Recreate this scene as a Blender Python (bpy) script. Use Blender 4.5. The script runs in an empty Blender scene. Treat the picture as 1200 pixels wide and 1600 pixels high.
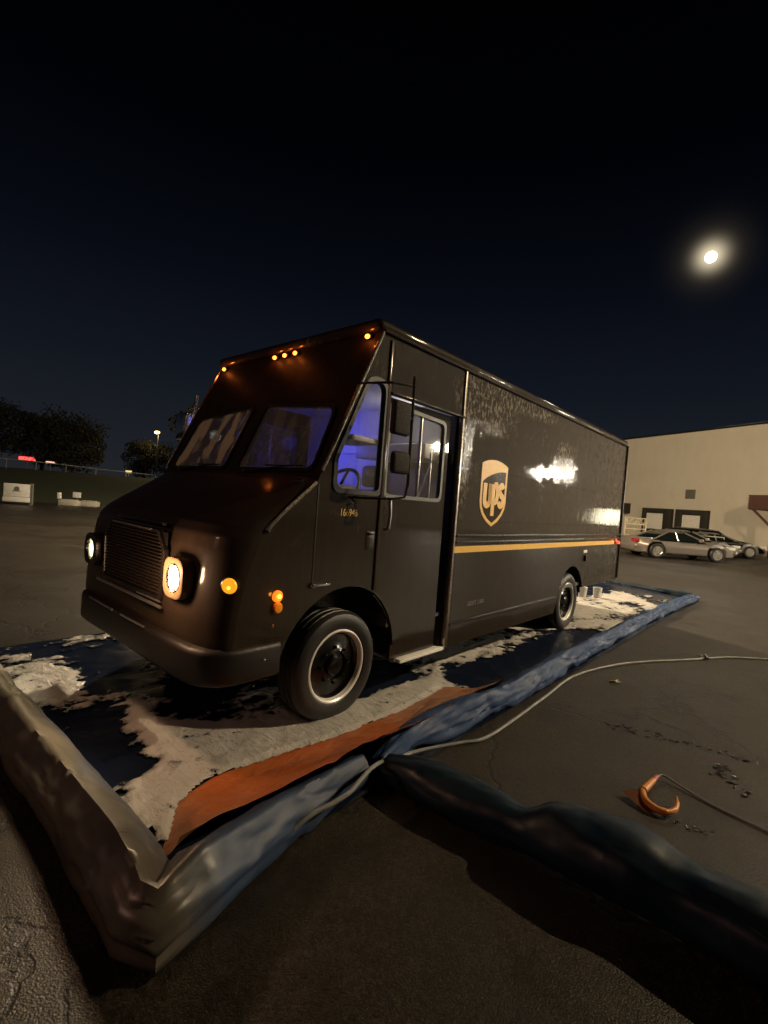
import bpy, bmesh, math, random
import numpy as np
from mathutils import Matrix, Vector
R = math.radians
random.seed(7)
sc = bpy.context.scene
C = sc.collection

# ---------------------------------------------------------------- camera
cam_d = bpy.data.cameras.new('camera'); cam = bpy.data.objects.new('camera', cam_d); C.objects.link(cam)
cam_d.sensor_fit = 'VERTICAL'; cam_d.sensor_height = 36.0; cam_d.lens = 36.0*755/1600
cam_d.clip_start = .05; cam_d.clip_end = 3000
m = Matrix(((0.9970527522269202, -0.07671902812681865, 0.0), (0.0018324718311099485, 0.02381509681752329, -0.999714700907494), (0.07669714025771612, 0.9967682939815293, 0.02388549328441469))).to_4x4()
m.translation = (0, 0, 1.61)
cam.matrix_world = m
sc.camera = cam

# ---------------------------------------------------------------- night sky
world = bpy.data.worlds.new('World'); sc.world = world; world.use_nodes = True
nt = world.node_tree; nt.nodes.clear()
def wn(t, **k):
    n = nt.nodes.new(t)
    for a, b in k.items(): setattr(n, a, b)
    return n
tc = wn('ShaderNodeTexCoord'); sep = wn('ShaderNodeSeparateXYZ'); nt.links.new(tc.outputs['Generated'], sep.inputs[0])
ramp = wn('ShaderNodeValToRGB'); nt.links.new(sep.outputs['Z'], ramp.inputs[0])
cr = ramp.color_ramp; cr.elements[0].position = 0.0; cr.elements[0].color = (.0150, .0165, .0200, 1)
cr.elements[1].position = .75; cr.elements[1].color = (.0002, .0002, .0003, 1)
for p, c in ((.08, (.0115, .0140, .0190)), (.22, (.0060, .0080, .0130)), (.38, (.0024, .0034, .0066)), (.55, (.0006, .0008, .0018))):
    e = cr.elements.new(p); e.color = (*c, 1)
# glow of thin cloud round the moon
MOON = Vector((math.sin(R(32.03))*math.cos(R(24.94)), math.cos(R(32.03))*math.cos(R(24.94)), math.sin(R(24.94))))
dot = wn('ShaderNodeVectorMath', operation='DOT_PRODUCT'); nt.links.new(tc.outputs['Generated'], dot.inputs[0]); dot.inputs[1].default_value = MOON
def glow(power, amp, col):
    p = wn('ShaderNodeMath', operation='POWER'); p.use_clamp = True; nt.links.new(dot.outputs['Value'], p.inputs[0]); p.inputs[1].default_value = power
    s = wn('ShaderNodeVectorMath', operation='SCALE'); s.inputs[0].default_value = [c*amp for c in col]; nt.links.new(p.outputs[0], s.inputs['Scale']); return s
g1 = glow(6500, .9, (1, .84, .56)); g2 = glow(1300, .035, (1, .78, .5))
add1 = wn('ShaderNodeVectorMath', operation='ADD'); add2 = wn('ShaderNodeVectorMath', operation='ADD')
nt.links.new(g1.outputs[0], add1.inputs[0]); nt.links.new(g2.outputs[0], add1.inputs[1])
nt.links.new(add1.outputs[0], add2.inputs[0]); nt.links.new(ramp.outputs[0], add2.inputs[1])
bg = wn('ShaderNodeBackground'); bg.inputs['Strength'].default_value = 1.0; nt.links.new(add2.outputs[0], bg.inputs[0])
wo = wn('ShaderNodeOutputWorld'); nt.links.new(bg.outputs[0], wo.inputs[0])

# ---------------------------------------------------------------- moonlight
ml = bpy.data.lights.new('moonlight', 'SUN'); ml.energy = .06; ml.angle = R(2); ml.color = (1, .88, .7)
mo = bpy.data.objects.new('moonlight', ml); C.objects.link(mo)
mo.rotation_euler = MOON.to_track_quat('Z', 'Y').to_euler()
sc.view_settings.view_transform = 'Standard'; sc.view_settings.look = 'None'; sc.view_settings.exposure = 0; sc.view_settings.gamma = 1
sc.cycles.use_denoising = True
sc.cycles.sample_clamp_indirect = 3.0
sc.cycles.max_bounces = 6

def lamp(name, kind, loc, energy, color, parent=None, size=.1, direction=None, spot=None, blend=.4):
    l = bpy.data.lights.new(name, kind); l.energy = energy; l.color = color
    if kind in ('POINT', 'SPOT'): l.shadow_soft_size = size
    if kind == 'AREA': l.size = size
    if kind == 'SPOT': l.spot_size = R(spot); l.spot_blend = blend
    o = bpy.data.objects.new(name, l); C.objects.link(o); o.location = loc
    if direction is not None: o.rotation_euler = (-Vector(direction)).to_track_quat('Z', 'Y').to_euler()
    if parent: o.parent = parent
    return o

# ---------------------------------------------------------------- noise + mesh helpers
_rng = np.random.RandomState(3)
_T = _rng.rand(256, 256)
def vnoise(x, y):
    xi = np.floor(x).astype(int); yi = np.floor(y).astype(int); fx = x-xi; fy = y-yi
    fx = fx*fx*(3-2*fx); fy = fy*fy*(3-2*fy)
    a = _T[xi % 256, yi % 256]; b = _T[(xi+1) % 256, yi % 256]; c = _T[xi % 256, (yi+1) % 256]; d = _T[(xi+1) % 256, (yi+1) % 256]
    return (a*(1-fx)+b*fx)*(1-fy)+(c*(1-fx)+d*fx)*fy
def fbm(x, y, o=4):
    s = 0; a = 1; t = 0
    for k in range(o):
        s = s+a*vnoise(x*2**k+17.3*k, y*2**k+5.1*k); t += a; a *= .5
    return s/t

def link(name, me, mat, parent=None, sharp=35):
    me.name = name
    if mat is not None: me.materials.append(mat)
    me.polygons.foreach_set('use_smooth', [True]*len(me.polygons))
    if sharp is not None: me.set_sharp_from_angle(angle=R(sharp))
    o = bpy.data.objects.new(name, me); C.objects.link(o)
    if parent: o.parent = parent
    return o
def pymesh(name, v, f, mat, parent=None, sharp=35):
    me = bpy.data.meshes.new(name); me.from_pydata([tuple(map(float, p)) for p in v], [], [tuple(map(int, q)) for q in f]); me.update()
    return link(name, me, mat, parent, sharp)
class MB:
    def __init__(s): s.bm = bmesh.new()
    def _xf(s, geom, M):
        bmesh.ops.transform(s.bm, matrix=M, verts=geom)
    def box(s, a, b, bev=0, seg=2, M=None):
        r = bmesh.ops.create_cube(s.bm, size=1); v = r['verts']
        a = Vector(a); b = Vector(b); c = (a+b)/2; d = b-a
        for p in v: p.co = Vector((p.co.x*d.x+c.x, p.co.y*d.y+c.y, p.co.z*d.z+c.z))
        if bev > 0:
            es = list({e for p in v for e in p.link_edges})
            rr = bmesh.ops.bevel(s.bm, geom=es, offset=bev, segments=seg, affect='EDGES', profile=.5)
            v = list({p for f in rr['faces'] for p in f.verts} | {p for p in v if p.is_valid})
        if M is not None: s._xf(v, M)
        return s
    def tube(s, pts, r, n=10, caps=True):
        pts = [Vector(p) for p in pts]; rs = r if isinstance(r, (list, tuple)) else [r]*len(pts)
        rings = []; up = None
        for i, p in enumerate(pts):
            t = (pts[min(i+1, len(pts)-1)]-pts[max(i-1, 0)]).normalized()
            if up is None: up = Vector((0, 0, 1)) if abs(t.z) < .9 else Vector((1, 0, 0))
            a = t.cross(up).normalized(); up = a.cross(t).normalized()
            rings.append([s.bm.verts.new(p+rs[i]*(math.cos(2*math.pi*k/n)*a+math.sin(2*math.pi*k/n)*up)) for k in range(n)])
        for A, B in zip(rings, rings[1:]):
            for k in range(n): s.bm.faces.new((A[k], A[(k+1) % n], B[(k+1) % n], B[k]))
        if caps: s.bm.faces.new(rings[0][::-1]); s.bm.faces.new(rings[-1])
        return s
    def lathe(s, prof, n=48, M=None, closed=False):
        # profile (r, h) turned round local Z
        rings = []
        for r, h in prof:
            if r < 1e-6: rings.append([s.bm.verts.new((0, 0, h))])
            else: rings.append([s.bm.verts.new((r*math.cos(2*math.pi*k/n), r*math.sin(2*math.pi*k/n), h)) for k in range(n)])
        P = list(zip(rings, rings[1:]))
        if closed: P.append((rings[-1], rings[0]))
        for A, B in P:
            for k in range(n):
                q = (k+1) % n
                if len(A) == 1: s.bm.faces.new((A[0], B[k], B[q]))
                elif len(B) == 1: s.bm.faces.new((A[k], A[q], B[0]))
                else: s.bm.faces.new((A[k], A[q], B[q], B[k]))
        if M is not None: s._xf([v for r in rings for v in r], M)
        return s
    def sphere(s, c, r, sc3=(1, 1, 1), n=12):
        rr = bmesh.ops.create_uvsphere(s.bm, u_segments=n, v_segments=max(6, n//2), radius=r)
        for v in rr['verts']: v.co = Vector((v.co.x*sc3[0]+c[0], v.co.y*sc3[1]+c[1], v.co.z*sc3[2]+c[2]))
        return s
    def done(s, name, mat, parent=None, sharp=35):
        bmesh.ops.recalc_face_normals(s.bm, faces=s.bm.faces)
        me = bpy.data.meshes.new(name); s.bm.to_mesh(me); s.bm.free()
        return link(name, me, mat, parent, sharp)

def flat(name, loops, depth, mat, M, parent=None, bev=0, sharp=35):
    """filled 2D outline with holes, given a thickness; M maps (u, v, w) to 3D"""
    cu = bpy.data.curves.new(name, 'CURVE'); cu.dimensions = '2D'; cu.fill_mode = 'BOTH'
    cu.extrude = max(depth/2-bev, 0); cu.bevel_depth = bev; cu.bevel_resolution = 1; cu.offset = -bev
    for L in loops:
        sp = cu.splines.new('POLY'); sp.points.add(len(L)-1); sp.use_cyclic_u = True
        for k, p in enumerate(L): sp.points[k].co = (p[0], p[1], 0, 1)
    return from_curve(name, cu, mat, M, parent, sharp)
def from_curve(name, cu, mat, M, parent, sharp=35):
    ob = bpy.data.objects.new('tmp', cu); C.objects.link(ob)
    dg = bpy.context.evaluated_depsgraph_get(); me = bpy.data.meshes.new_from_object(ob.evaluated_get(dg))
    bpy.data.objects.remove(ob); bpy.data.curves.remove(cu)
    me.transform(M); me.materials.clear()
    return link(name, me, mat, parent, sharp)
def text(name, body, size, mat, M, parent=None, depth=.004, sx=1, align='LEFT', off=0):
    cu = bpy.data.curves.new(name, 'FONT'); cu.body = body; cu.size = size; cu.extrude = depth/2; cu.align_x = align; cu.offset = off
    return from_curve(name, cu, mat, M @ Matrix.Diagonal((sx, 1, 1, 1)), parent)
def basis(o, u, v):
    u = Vector(u); v = Vector(v); w = u.cross(v)
    M = Matrix((u, v, w)).transposed().to_4x4(); M.translation = o; return M
def arc(cx, cy, r, a0, a1, n=16):
    return [(cx+r*math.cos(R(a0+(a1-a0)*k/n)), cy+r*math.sin(R(a0+(a1-a0)*k/n))) for k in range(n+1)]
def rpoly(P, r, n=6):
    out = []; N = len(P); rs = r if isinstance(r, (list, tuple)) else [r]*N
    for i in range(N):
        p = Vector(P[i]); a = (Vector(P[i-1])-p); b = (Vector(P[(i+1) % N])-p); ang = a.angle(b); t = min(rs[i]/math.tan(ang/2), a.length*.49, b.length*.49)
        A = p+a.normalized()*t; B = p+b.normalized()*t
        for k in range(n+1):
            s = k/n; out.append(tuple((1-s)**2*A+2*s*(1-s)*p+s*s*B))
    return out
def rrect(x0, y0, x1, y1, r, n=6): return rpoly([(x0, y0), (x1, y0), (x1, y1), (x0, y1)], r, n)
def offs(P, d):
    out = []; N = len(P)
    for i in range(N):
        p = Vector(P[i]); e1 = (p-Vector(P[i-1])).normalized(); e2 = (Vector(P[(i+1) % N])-p).normalized()
        n1 = Vector((e1.y, -e1.x)); n2 = Vector((e2.y, -e2.x)); n = (n1+n2); n = n/ (1+n1.dot(n2)); out.append(tuple(p+n*d))
    return out

def empty(name, loc=(0, 0, 0), rz=0, parent=None):
    o = bpy.data.objects.new(name, None); C.objects.link(o); o.location = loc; o.rotation_euler = (0, 0, rz); o.empty_display_size = .3
    if parent: o.parent = parent
    return o
def tag(o, label=None, cat=None, group=None, kind=None):
    if label: o['label'] = label
    if cat: o['category'] = cat
    if group: o['group'] = group
    if kind: o['kind'] = kind
    return o
def copy_tree(o, parent=None):
    c = o.copy(); C.objects.link(c)
    if parent: c.parent = parent
    for ch in list(o.children): copy_tree(ch, c)
    return c

# ---------------------------------------------------------------- materials
class NT:
    def __init__(s, name):
        s.m = bpy.data.materials.new(name); s.m.use_nodes = True; s.t = s.m.node_tree; s.b = s.t.nodes['Principled BSDF']; s.out = s.t.nodes['Material Output']
        s.tc = s.t.nodes.new('ShaderNodeTexCoord')
    def n(s, t, **k):
        x = s.t.nodes.new(t)
        for a, b in k.items():
            if a[0] == '_': x.inputs[int(a[1:]) if a[1:].isdigit() else a[1:]].default_value = b
            else: setattr(x, a, b)
        return x
    def l(s, a, b): s.t.links.new(a, b)
    def map(s, scale=(1, 1, 1), src='Object'):
        m = s.n('ShaderNodeMapping'); m.inputs['Scale'].default_value = scale; s.l(s.tc.outputs[src], m.inputs[0]); return m.outputs[0]
    def noise(s, scale, detail=4, vec=None, rough=.55, dist=0):
        x = s.n('ShaderNodeTexNoise'); x.inputs['Scale'].default_value = scale; x.inputs['Detail'].default_value = detail; x.inputs['Roughness'].default_value = rough; x.inputs['Distortion'].default_value = dist
        s.l(vec if vec is not None else s.tc.outputs['Object'], x.inputs['Vector']); return x.outputs['Fac']
    def ramp(s, fac, stops, interp='LINEAR'):
        r = s.n('ShaderNodeValToRGB'); s.l(fac, r.inputs[0]); c = r.color_ramp; c.interpolation = interp
        while len(c.elements) < len(stops): c.elements.new(.5)
        for e, (p, v) in zip(c.elements, stops):
            e.position = p; e.color = (v, v, v, 1) if not hasattr(v, '__len__') else (*v, 1)
        return r.outputs[0]
    def mix(s, fac, a, b):
        x = s.n('ShaderNodeMix', data_type='RGBA')
        if hasattr(fac, 'links'): s.l(fac, x.inputs[0])
        else: x.inputs[0].default_value = fac
        for i, v in ((6, a), (7, b)):
            if hasattr(v, 'links'): s.l(v, x.inputs[i])
            else: x.inputs[i].default_value = (*v, 1)
        return x.outputs[2]
    def math(s, op, a, b=0.0, clamp=False):
        x = s.n('ShaderNodeMath', operation=op); x.use_clamp = clamp
        for i, v in ((0, a), (1, b)):
            if hasattr(v, 'links'): s.l(v, x.inputs[i])
            else: x.inputs[i].default_value = v
        return x.outputs[0]
    def bump(s, h, strength=.3, dist=.02, prev=None):
        b = s.n('ShaderNodeBump'); b.inputs['Strength'].default_value = strength; b.inputs['Distance'].default_value = dist; s.l(h, b.inputs['Height'])
        if prev is not None: s.l(prev, b.inputs['Normal'])
        s.l(b.outputs[0], s.b.inputs['Normal']); return b.outputs[0]
    def set(s, col=None, rough=None, metal=None, coat=None, spec=None):
        for k, v in (('Base Color', col), ('Roughness', rough), ('Metallic', metal), ('Coat Weight', coat), ('Specular IOR Level', spec)):
            if v is None: continue
            if hasattr(v, 'links'): s.l(v, s.b.inputs[k])
            else: s.b.inputs[k].default_value = (*v, 1) if hasattr(v, '__len__') else v
        return s
def simple(name, col, rough=.5, metal=0, var=.25, scale=8, bump=.1, bd=.005, coat=0):
    t = NT(name); n = t.noise(scale); n2 = t.noise(scale*9, 3)
    t.set(t.mix(n, tuple(c*(1-var) for c in col), tuple(min(1, c*(1+var)) for c in col)), t.ramp(n2, [(.2, max(.02, rough*.75)), (.8, min(1, rough*1.25))]), metal, coat)
    if bump: t.bump(n2, bump, bd)
    return t.m
def emit(name, col, strength, base=(.3, .3, .3)):
    t = NT(name); t.set(base, .3); t.b.inputs['Emission Color'].default_value = (*col, 1); t.b.inputs['Emission Strength'].default_value = strength
    return t.m

# wet brown truck paint with soap residue and run marks
def paint(name, soap, ca=(.011, .0066, .0030), cb=(.019, .0115, .0052), cw=.6, cro=.035):
    t = NT(name)
    big = t.noise(1.3, 3); mid = t.noise(9, 5, dist=.4)
    drip = t.noise(1, 5, t.map((26, 26, 2.2))); fine = t.noise(150, 2); specks = t.noise(1, 5, t.map((30, 30, 15)), rough=.72, dist=.6)
    col = t.mix(mid, ca, cb)
    col = t.mix(t.math('MULTIPLY', t.ramp(drip, [(.48, 0), (.78, 1)]), .22), col, (.045, .033, .020))
    sepx = t.n('ShaderNodeSeparateXYZ'); t.l(t.tc.outputs['Object'], sepx.inputs[0])
    # soap suds still clinging to the upper panels
    patch = t.ramp(t.noise(1.5, 5, rough=.7, dist=.8), [(.56, 0), (.66, 1)])
    def blob(cx, cz, rx, rz):
        a = t.math('DIVIDE', t.math('SUBTRACT', sepx.outputs['X'], cx), rx); c = t.math('DIVIDE', t.math('SUBTRACT', sepx.outputs['Z'], cz), rz)
        return t.math('SUBTRACT', 1.0, t.math('SQRT', t.math('ADD', t.math('MULTIPLY', a, a), t.math('MULTIPLY', c, c))), True)
    bl = t.math('ADD', t.math('ADD', blob(1.85, 2.62, .75, .38), blob(3.85, 2.25, .5, .34)), t.math('ADD', blob(1.48, 2.15, .16, .75), blob(2.7, 2.75, 1.1, .12)), True)
    bl = t.ramp(t.math('ADD', bl, t.math('SUBTRACT', mid, .5)), [(.12, 0), (.5, 1)])
    patch = t.math('MAXIMUM', t.math('MULTIPLY', patch, .35), bl)
    high = t.ramp(t.math('MULTIPLY', sepx.outputs['Z'], 1/3), [(.40, 0), (.60, 1)])
    vor = t.ramp(specks, [(.50, 0), (.57, 1)])
    mask = t.math('MULTIPLY', t.math('MULTIPLY', patch, high), vor)
    mask = t.math('MULTIPLY', mask, soap, clamp=True)
    col = t.mix(t.math('MULTIPLY', mask, .8), col, (.30, .28, .24))
    rough = t.math('ADD', t.ramp(mid, [(.3, .5), (.75, .65)]), t.math('MULTIPLY', mask, .3))
    t.set(col, rough, coat=cw, spec=.08); t.b.inputs['Coat Roughness'].default_value = cro
    h = t.math('ADD', t.math('MULTIPLY', drip, .35), t.math('MULTIPLY', t.math('MULTIPLY', specks, patch), 1.1))
    h = t.math('ADD', h, t.math('MULTIPLY', big, .5))
    wet = t.bump(h, .10, .02)
    t.l(wet, t.b.inputs['Coat Normal'])
    return t.m
M_paint = paint('brown_paint', .95)
M_dull = paint('brown_paint_dull', 0, (.012, .0075, .005), (.02, .0125, .008), 0, .3)
M_paint_low = paint('brown_paint_nose_flare', .25, (.022, .0145, .0098), (.034, .0225, .0155), .4, .14)  # lighter brown carries headlight flare in its colour; also used on trim
def glass(name, dirt_refl, tint=(1, 1, 1)):
    t = NT(name); t.t.nodes.remove(t.b)
    tr = t.n('ShaderNodeBsdfTransparent'); tr.inputs[0].default_value = (*tint, 1)
    gl = t.n('ShaderNodeBsdfGlossy'); gl.inputs['Roughness'].default_value = .03
    fr = t.n('ShaderNodeLayerWeight'); fr.inputs[0].default_value = .5
    a = t.n('ShaderNodeMixShader'); t.l(t.math('ADD', t.math('MULTIPLY', t.math('POWER', fr.outputs['Facing'], 3.5), .8), .05, True), a.inputs[0]); t.l(tr.outputs[0], a.inputs[1]); t.l(gl.outputs[0], a.inputs[2])
    d = t.n('ShaderNodeBsdfDiffuse'); d.inputs[0].default_value = (.55, .54, .38, 1)  # pale veil and patches paint in a lit building's reflection; drips are residue
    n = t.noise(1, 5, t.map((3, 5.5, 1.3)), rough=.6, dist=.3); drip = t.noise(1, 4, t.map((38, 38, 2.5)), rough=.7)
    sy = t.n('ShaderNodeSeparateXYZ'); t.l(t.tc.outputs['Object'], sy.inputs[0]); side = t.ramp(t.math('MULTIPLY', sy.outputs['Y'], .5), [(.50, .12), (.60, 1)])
    mk = t.math('MULTIPLY', t.math('MULTIPLY', t.ramp(n, [(.50, 0), (.56, 1)]), side), dirt_refl)
    mk = t.math('ADD', mk, t.math('MULTIPLY', t.ramp(drip, [(.6, 0), (.75, 1)]), dirt_refl*.5))
    mk = t.math('ADD', mk, .02+dirt_refl*.14, clamp=True)
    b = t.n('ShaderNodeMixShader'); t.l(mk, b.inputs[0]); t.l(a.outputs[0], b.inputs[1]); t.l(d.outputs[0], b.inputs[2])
    t.l(b.outputs[0], t.out.inputs[0]); return t.m
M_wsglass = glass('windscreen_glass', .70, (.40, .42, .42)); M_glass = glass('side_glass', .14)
M_black = simple('black_rubber', (.008, .008, .008), .45, bump=.2)
M_trim = simple('satin_black_trim', (.012, .010, .008), .3)
M_alu = simple('aluminium', (.45, .44, .42), .32, .9, scale=30)
M_matte = simple('matte_brown_plastic', (.010, .006, .004), .8)
M_glint = simple('glint_edge', (.42, .38, .32), .30, 1, bump=.1)  # pale metal on brown edges, putting lamp glint into the colour
M_frame = simple('weathered_frame', (.13, .13, .12), .4, .3)
M_chrome = simple('chrome', (.7, .7, .7), .12, 1, var=.05)
M_yellow = simple('yellow_vinyl', (.78, .48, .10), .35, scale=40)
M_gold = simple('gold_vinyl', (.70, .40, .07), .35, scale=40)
M_white = simple('white_plastic', (.75, .75, .72), .4)
M_intwhite = simple('interior_white_paint', (.6, .6, .62), .5)
M_intgrey = simple('interior_grey', (.10, .10, .11), .6)
M_seat = simple('seat_vinyl', (.03, .03, .035), .5)
M_grey_txt = simple('grey_vinyl', (.20, .20, .20), .5)

# ================================================================ SETTING
t = NT('asphalt')
co = t.tc.outputs['Object']
n1 = t.noise(.35, 6, rough=.6); n2 = t.noise(70, 3); n3 = t.noise(4, 5); grit = t.noise(260, 2)
vor = t.n('ShaderNodeTexVoronoi', feature='DISTANCE_TO_EDGE'); vor.inputs['Scale'].default_value = .62
warp = t.n('ShaderNodeMix', data_type='RGBA'); warp.inputs[0].default_value = .12; t.l(co, warp.inputs[6])
nw = t.n('ShaderNodeTexNoise'); nw.inputs['Scale'].default_value = 2.2; nw.inputs['Detail'].default_value = 6; t.l(co, nw.inputs['Vector']); t.l(nw.outputs['Color'], warp.inputs[7]); 
wa = t.n('ShaderNodeVectorMath', operation='ADD'); t.l(co, wa.inputs[0]); 
ws = t.n('ShaderNodeVectorMath', operation='SCALE'); ws.inputs['Scale'].default_value = .9; t.l(nw.outputs['Color'], ws.inputs[0]); t.l(ws.outputs[0], wa.inputs[1]); t.l(wa.outputs[0], vor.inputs['Vector'])
crack = t.ramp(vor.outputs['Distance'], [(0, 1), (.008, .95), (.016, 0)])
crack = t.math('MULTIPLY', crack, t.ramp(t.noise(.5, 3), [(.32, 0), (.42, 1)]))
col = t.mix(n2, (.006, .0043, .0025), (.019, .0145, .0090)); col = t.mix(t.ramp(n1, [(.35, 0), (.7, 1)]), col, (.013, .0095, .006))
stain = t.ramp(n3, [(.35, .75), (.65, 1.1)])
st = t.n('ShaderNodeTexVoronoi', feature='F1'); st.inputs['Scale'].default_value = 150; t.l(co, st.inputs['Vector']); sr = t.n('ShaderNodeSeparateColor'); t.l(st.outputs['Color'], sr.inputs[0])
col = t.mix(t.math('MULTIPLY', t.ramp(sr.outputs[0], [(.62, 0), (.95, 1)]), .75), col, (.052, .042, .028))
g3 = t.noise(28, 4, rough=.7); g4 = t.noise(2.1, 6, rough=.7, dist=.6)
col = t.mix(t.math('MULTIPLY', t.ramp(g3, [(.48, 0), (.68, 1)]), .55), col, (.040, .031, .019))
col = t.mix(t.math('MULTIPLY', t.ramp(g4, [(.52, 0), (.62, 1)]), .6), col, (.005, .0036, .0022))
cm = t.n('ShaderNodeVectorMath', operation='MULTIPLY'); t.l(col, cm.inputs[0]); t.l(stain, cm.inputs[1])
col = t.mix(t.math('MULTIPLY', crack, .95), cm.outputs[0], (.006, .005, .004))
t.set(col, t.math('SUBTRACT', t.ramp(n1, [(.3, .50), (.75, .8)]), t.math('MULTIPLY', sr.outputs[1], .25)))
h = t.math('ADD', t.math('MULTIPLY', n2, .45), t.math('MULTIPLY', st.outputs['Distance'], -.9)); h = t.math('SUBTRACT', h, t.math('MULTIPLY', crack, 1.6))
t.bump(h, .35, .005)
M_asphalt = t.m
asphalt = pymesh('ground', [(-200, -60, 0), (260, -60, 0), (260, 200, 0), (-200, 200, 0)], [(0, 1, 2, 3)], M_asphalt, None, None)
tag(asphalt, 'worn dark asphalt of the parking lot at night', 'ground', kind='structure')

# grass bank behind the lot on the left
t = NT('bank_grass'); n = t.noise(1.5, 6); t.set(t.mix(n, (.012, .020, .006), (.035, .045, .015)), .9); t.bump(t.noise(14, 4), .8, .1); M_bank = t.m
xs = np.linspace(-110, 8, 90); sx = np.array([26.5, 28, 31, 36, 42, 48, 55, 70, 120])
hz = np.array([-.05, .08, .5, 1.05, 1.6, 1.95, 2.05, 2.1, 2.2])
v = []; f = []
for i, x in enumerate(xs):
    for j, y in enumerate(sx):
        k = max(0, min(1, (-6-x)/9)); k = k*k*(3-2*k)
        v.append((x, y+.8*math.sin(x*.21)+(-.02)*(x+40), -.05+(hz[j]+.05)*k+(.12*(vnoise(np.array(x*.6+50), np.array(y*.5)))-.06)*(1 if j > 1 else 0)*k))
n_ = len(sx)
for i in range(len(xs)-1):
    for j in range(n_-1): f.append((i*n_+j, (i+1)*n_+j, (i+1)*n_+j+1, i*n_+j+1))
bank = pymesh('grass_bank', v, f, M_bank); tag(bank, 'dark grass bank rising beyond the lot', 'bank', kind='structure')

# ================================================================ WASH MAT, FOAM (truck-aligned frame)
TO = (-0.27405104249668855, 3.3496529460248063, 0.0); TR = R(90-41.347142)
def root(name, x=0, y=0): 
    c, s = math.cos(TR), math.sin(TR)
    return empty(name, (TO[0]+c*x-s*y, TO[1]+s*x+c*y, 0), TR)

def vinyl(name, a, b, rough=.56, wr=.5):
    t = NT(name); n = t.noise(2.5, 5); w = t.noise(5, 4, t.map((1, 1, 1)), rough=.5, dist=.5); fn = t.noise(60, 3)
    t.set(t.mix(n, a, b), t.ramp(w, [(.3, rough*.7), (.7, rough*1.5)]))
    t.b.inputs['Specular IOR Level'].default_value = .3; cz = t.noise(1, 2, t.map((1.6, 7, 5)), rough=.4, dist=.5); t.bump(t.math('ADD', t.math('ADD', t.math('MULTIPLY', w, .5), t.math('MULTIPLY', t.math('ABSOLUTE', t.math('SUBTRACT', cz, .5)), -1.2)), t.math('MULTIPLY', fn, .03)), wr*.45, .03); return t.m
M_blue = vinyl('blue_vinyl', (.014, .034, .095), (.026, .058, .145))
M_pale = vinyl('pale_vinyl', (.15, .145, .12), (.27, .25, .20), .5)
def vinyl2():
    t = NT('blue_vinyl_pale_front'); n = t.noise(2.5, 5); w = t.noise(4.5, 4, rough=.5, dist=.5); fn = t.noise(60, 3)
    sp = t.n('ShaderNodeSeparateXYZ'); t.l(t.tc.outputs['Object'], sp.inputs[0])
    k = t.ramp(t.math('ADD', t.math('ADD', sp.outputs['X'], 2.0), t.math('MULTIPLY', t.math('SUBTRACT', n, .5), .35)), [(.50, 1), (.66, 0)])  # blue turns paler towards the front wall
    blue = t.mix(n, (.012, .026, .062), (.020, .044, .10)); pale = t.mix(w, (.045, .040, .032), (.10, .085, .062))
    t.set(t.mix(k, blue, pale), t.math('ADD', t.ramp(w, [(.3, .26), (.7, .42)]), t.math('MULTIPLY', t.math('SUBTRACT', 1.0, k), .22))); t.b.inputs['Specular IOR Level'].default_value = .5; cz = t.noise(1, 2, t.map((3, 3, 5)), rough=.4, dist=.5); t.bump(t.math('ADD', t.math('ADD', t.math('MULTIPLY', w, .5), t.math('MULTIPLY', t.math('ABSOLUTE', t.math('SUBTRACT', cz, .5)), -1.2)), t.math('MULTIPLY', fn, .03)), .22, .03); return t.m
M_vin2 = vinyl2()
M_navy = vinyl('navy_vinyl', (.004, .009, .018), (.006, .022, .040), .40, .3)
M_floor = vinyl('mat_floor_vinyl', (.004, .006, .013), (.009, .014, .032), .20, .3)
def orange():
    t = NT('orange_vinyl'); n = t.noise(3.5, 5); w = t.noise(6, 4, t.map((1, 2.4, 1)), dist=.8); sp = t.n('ShaderNodeSeparateXYZ'); t.l(t.tc.outputs['Object'], sp.inputs[0])
    xx = t.math('ADD', sp.outputs['X'], t.math('MULTIPLY', t.math('SUBTRACT', n, .5), .5))
    col = t.mix(n, (.42, .10, .022), (.52, .15, .040)); col = t.mix(t.ramp(t.math('MULTIPLY', t.math('ADD', xx, .1), 1.0), [(.30, 0), (.75, 1)]), col, (.36, .17, .095))
    col = t.mix(t.ramp(t.math('MULTIPLY', t.math('ADD', xx, .5), -1.0), [(.45, 0), (.75, .6)]), col, (.27, .17, .09))
    t.set(col, t.ramp(w, [(.3, .25), (.7, .5)])); t.bump(w, .45, .04); return t.m
M_orange = orange()

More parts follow.
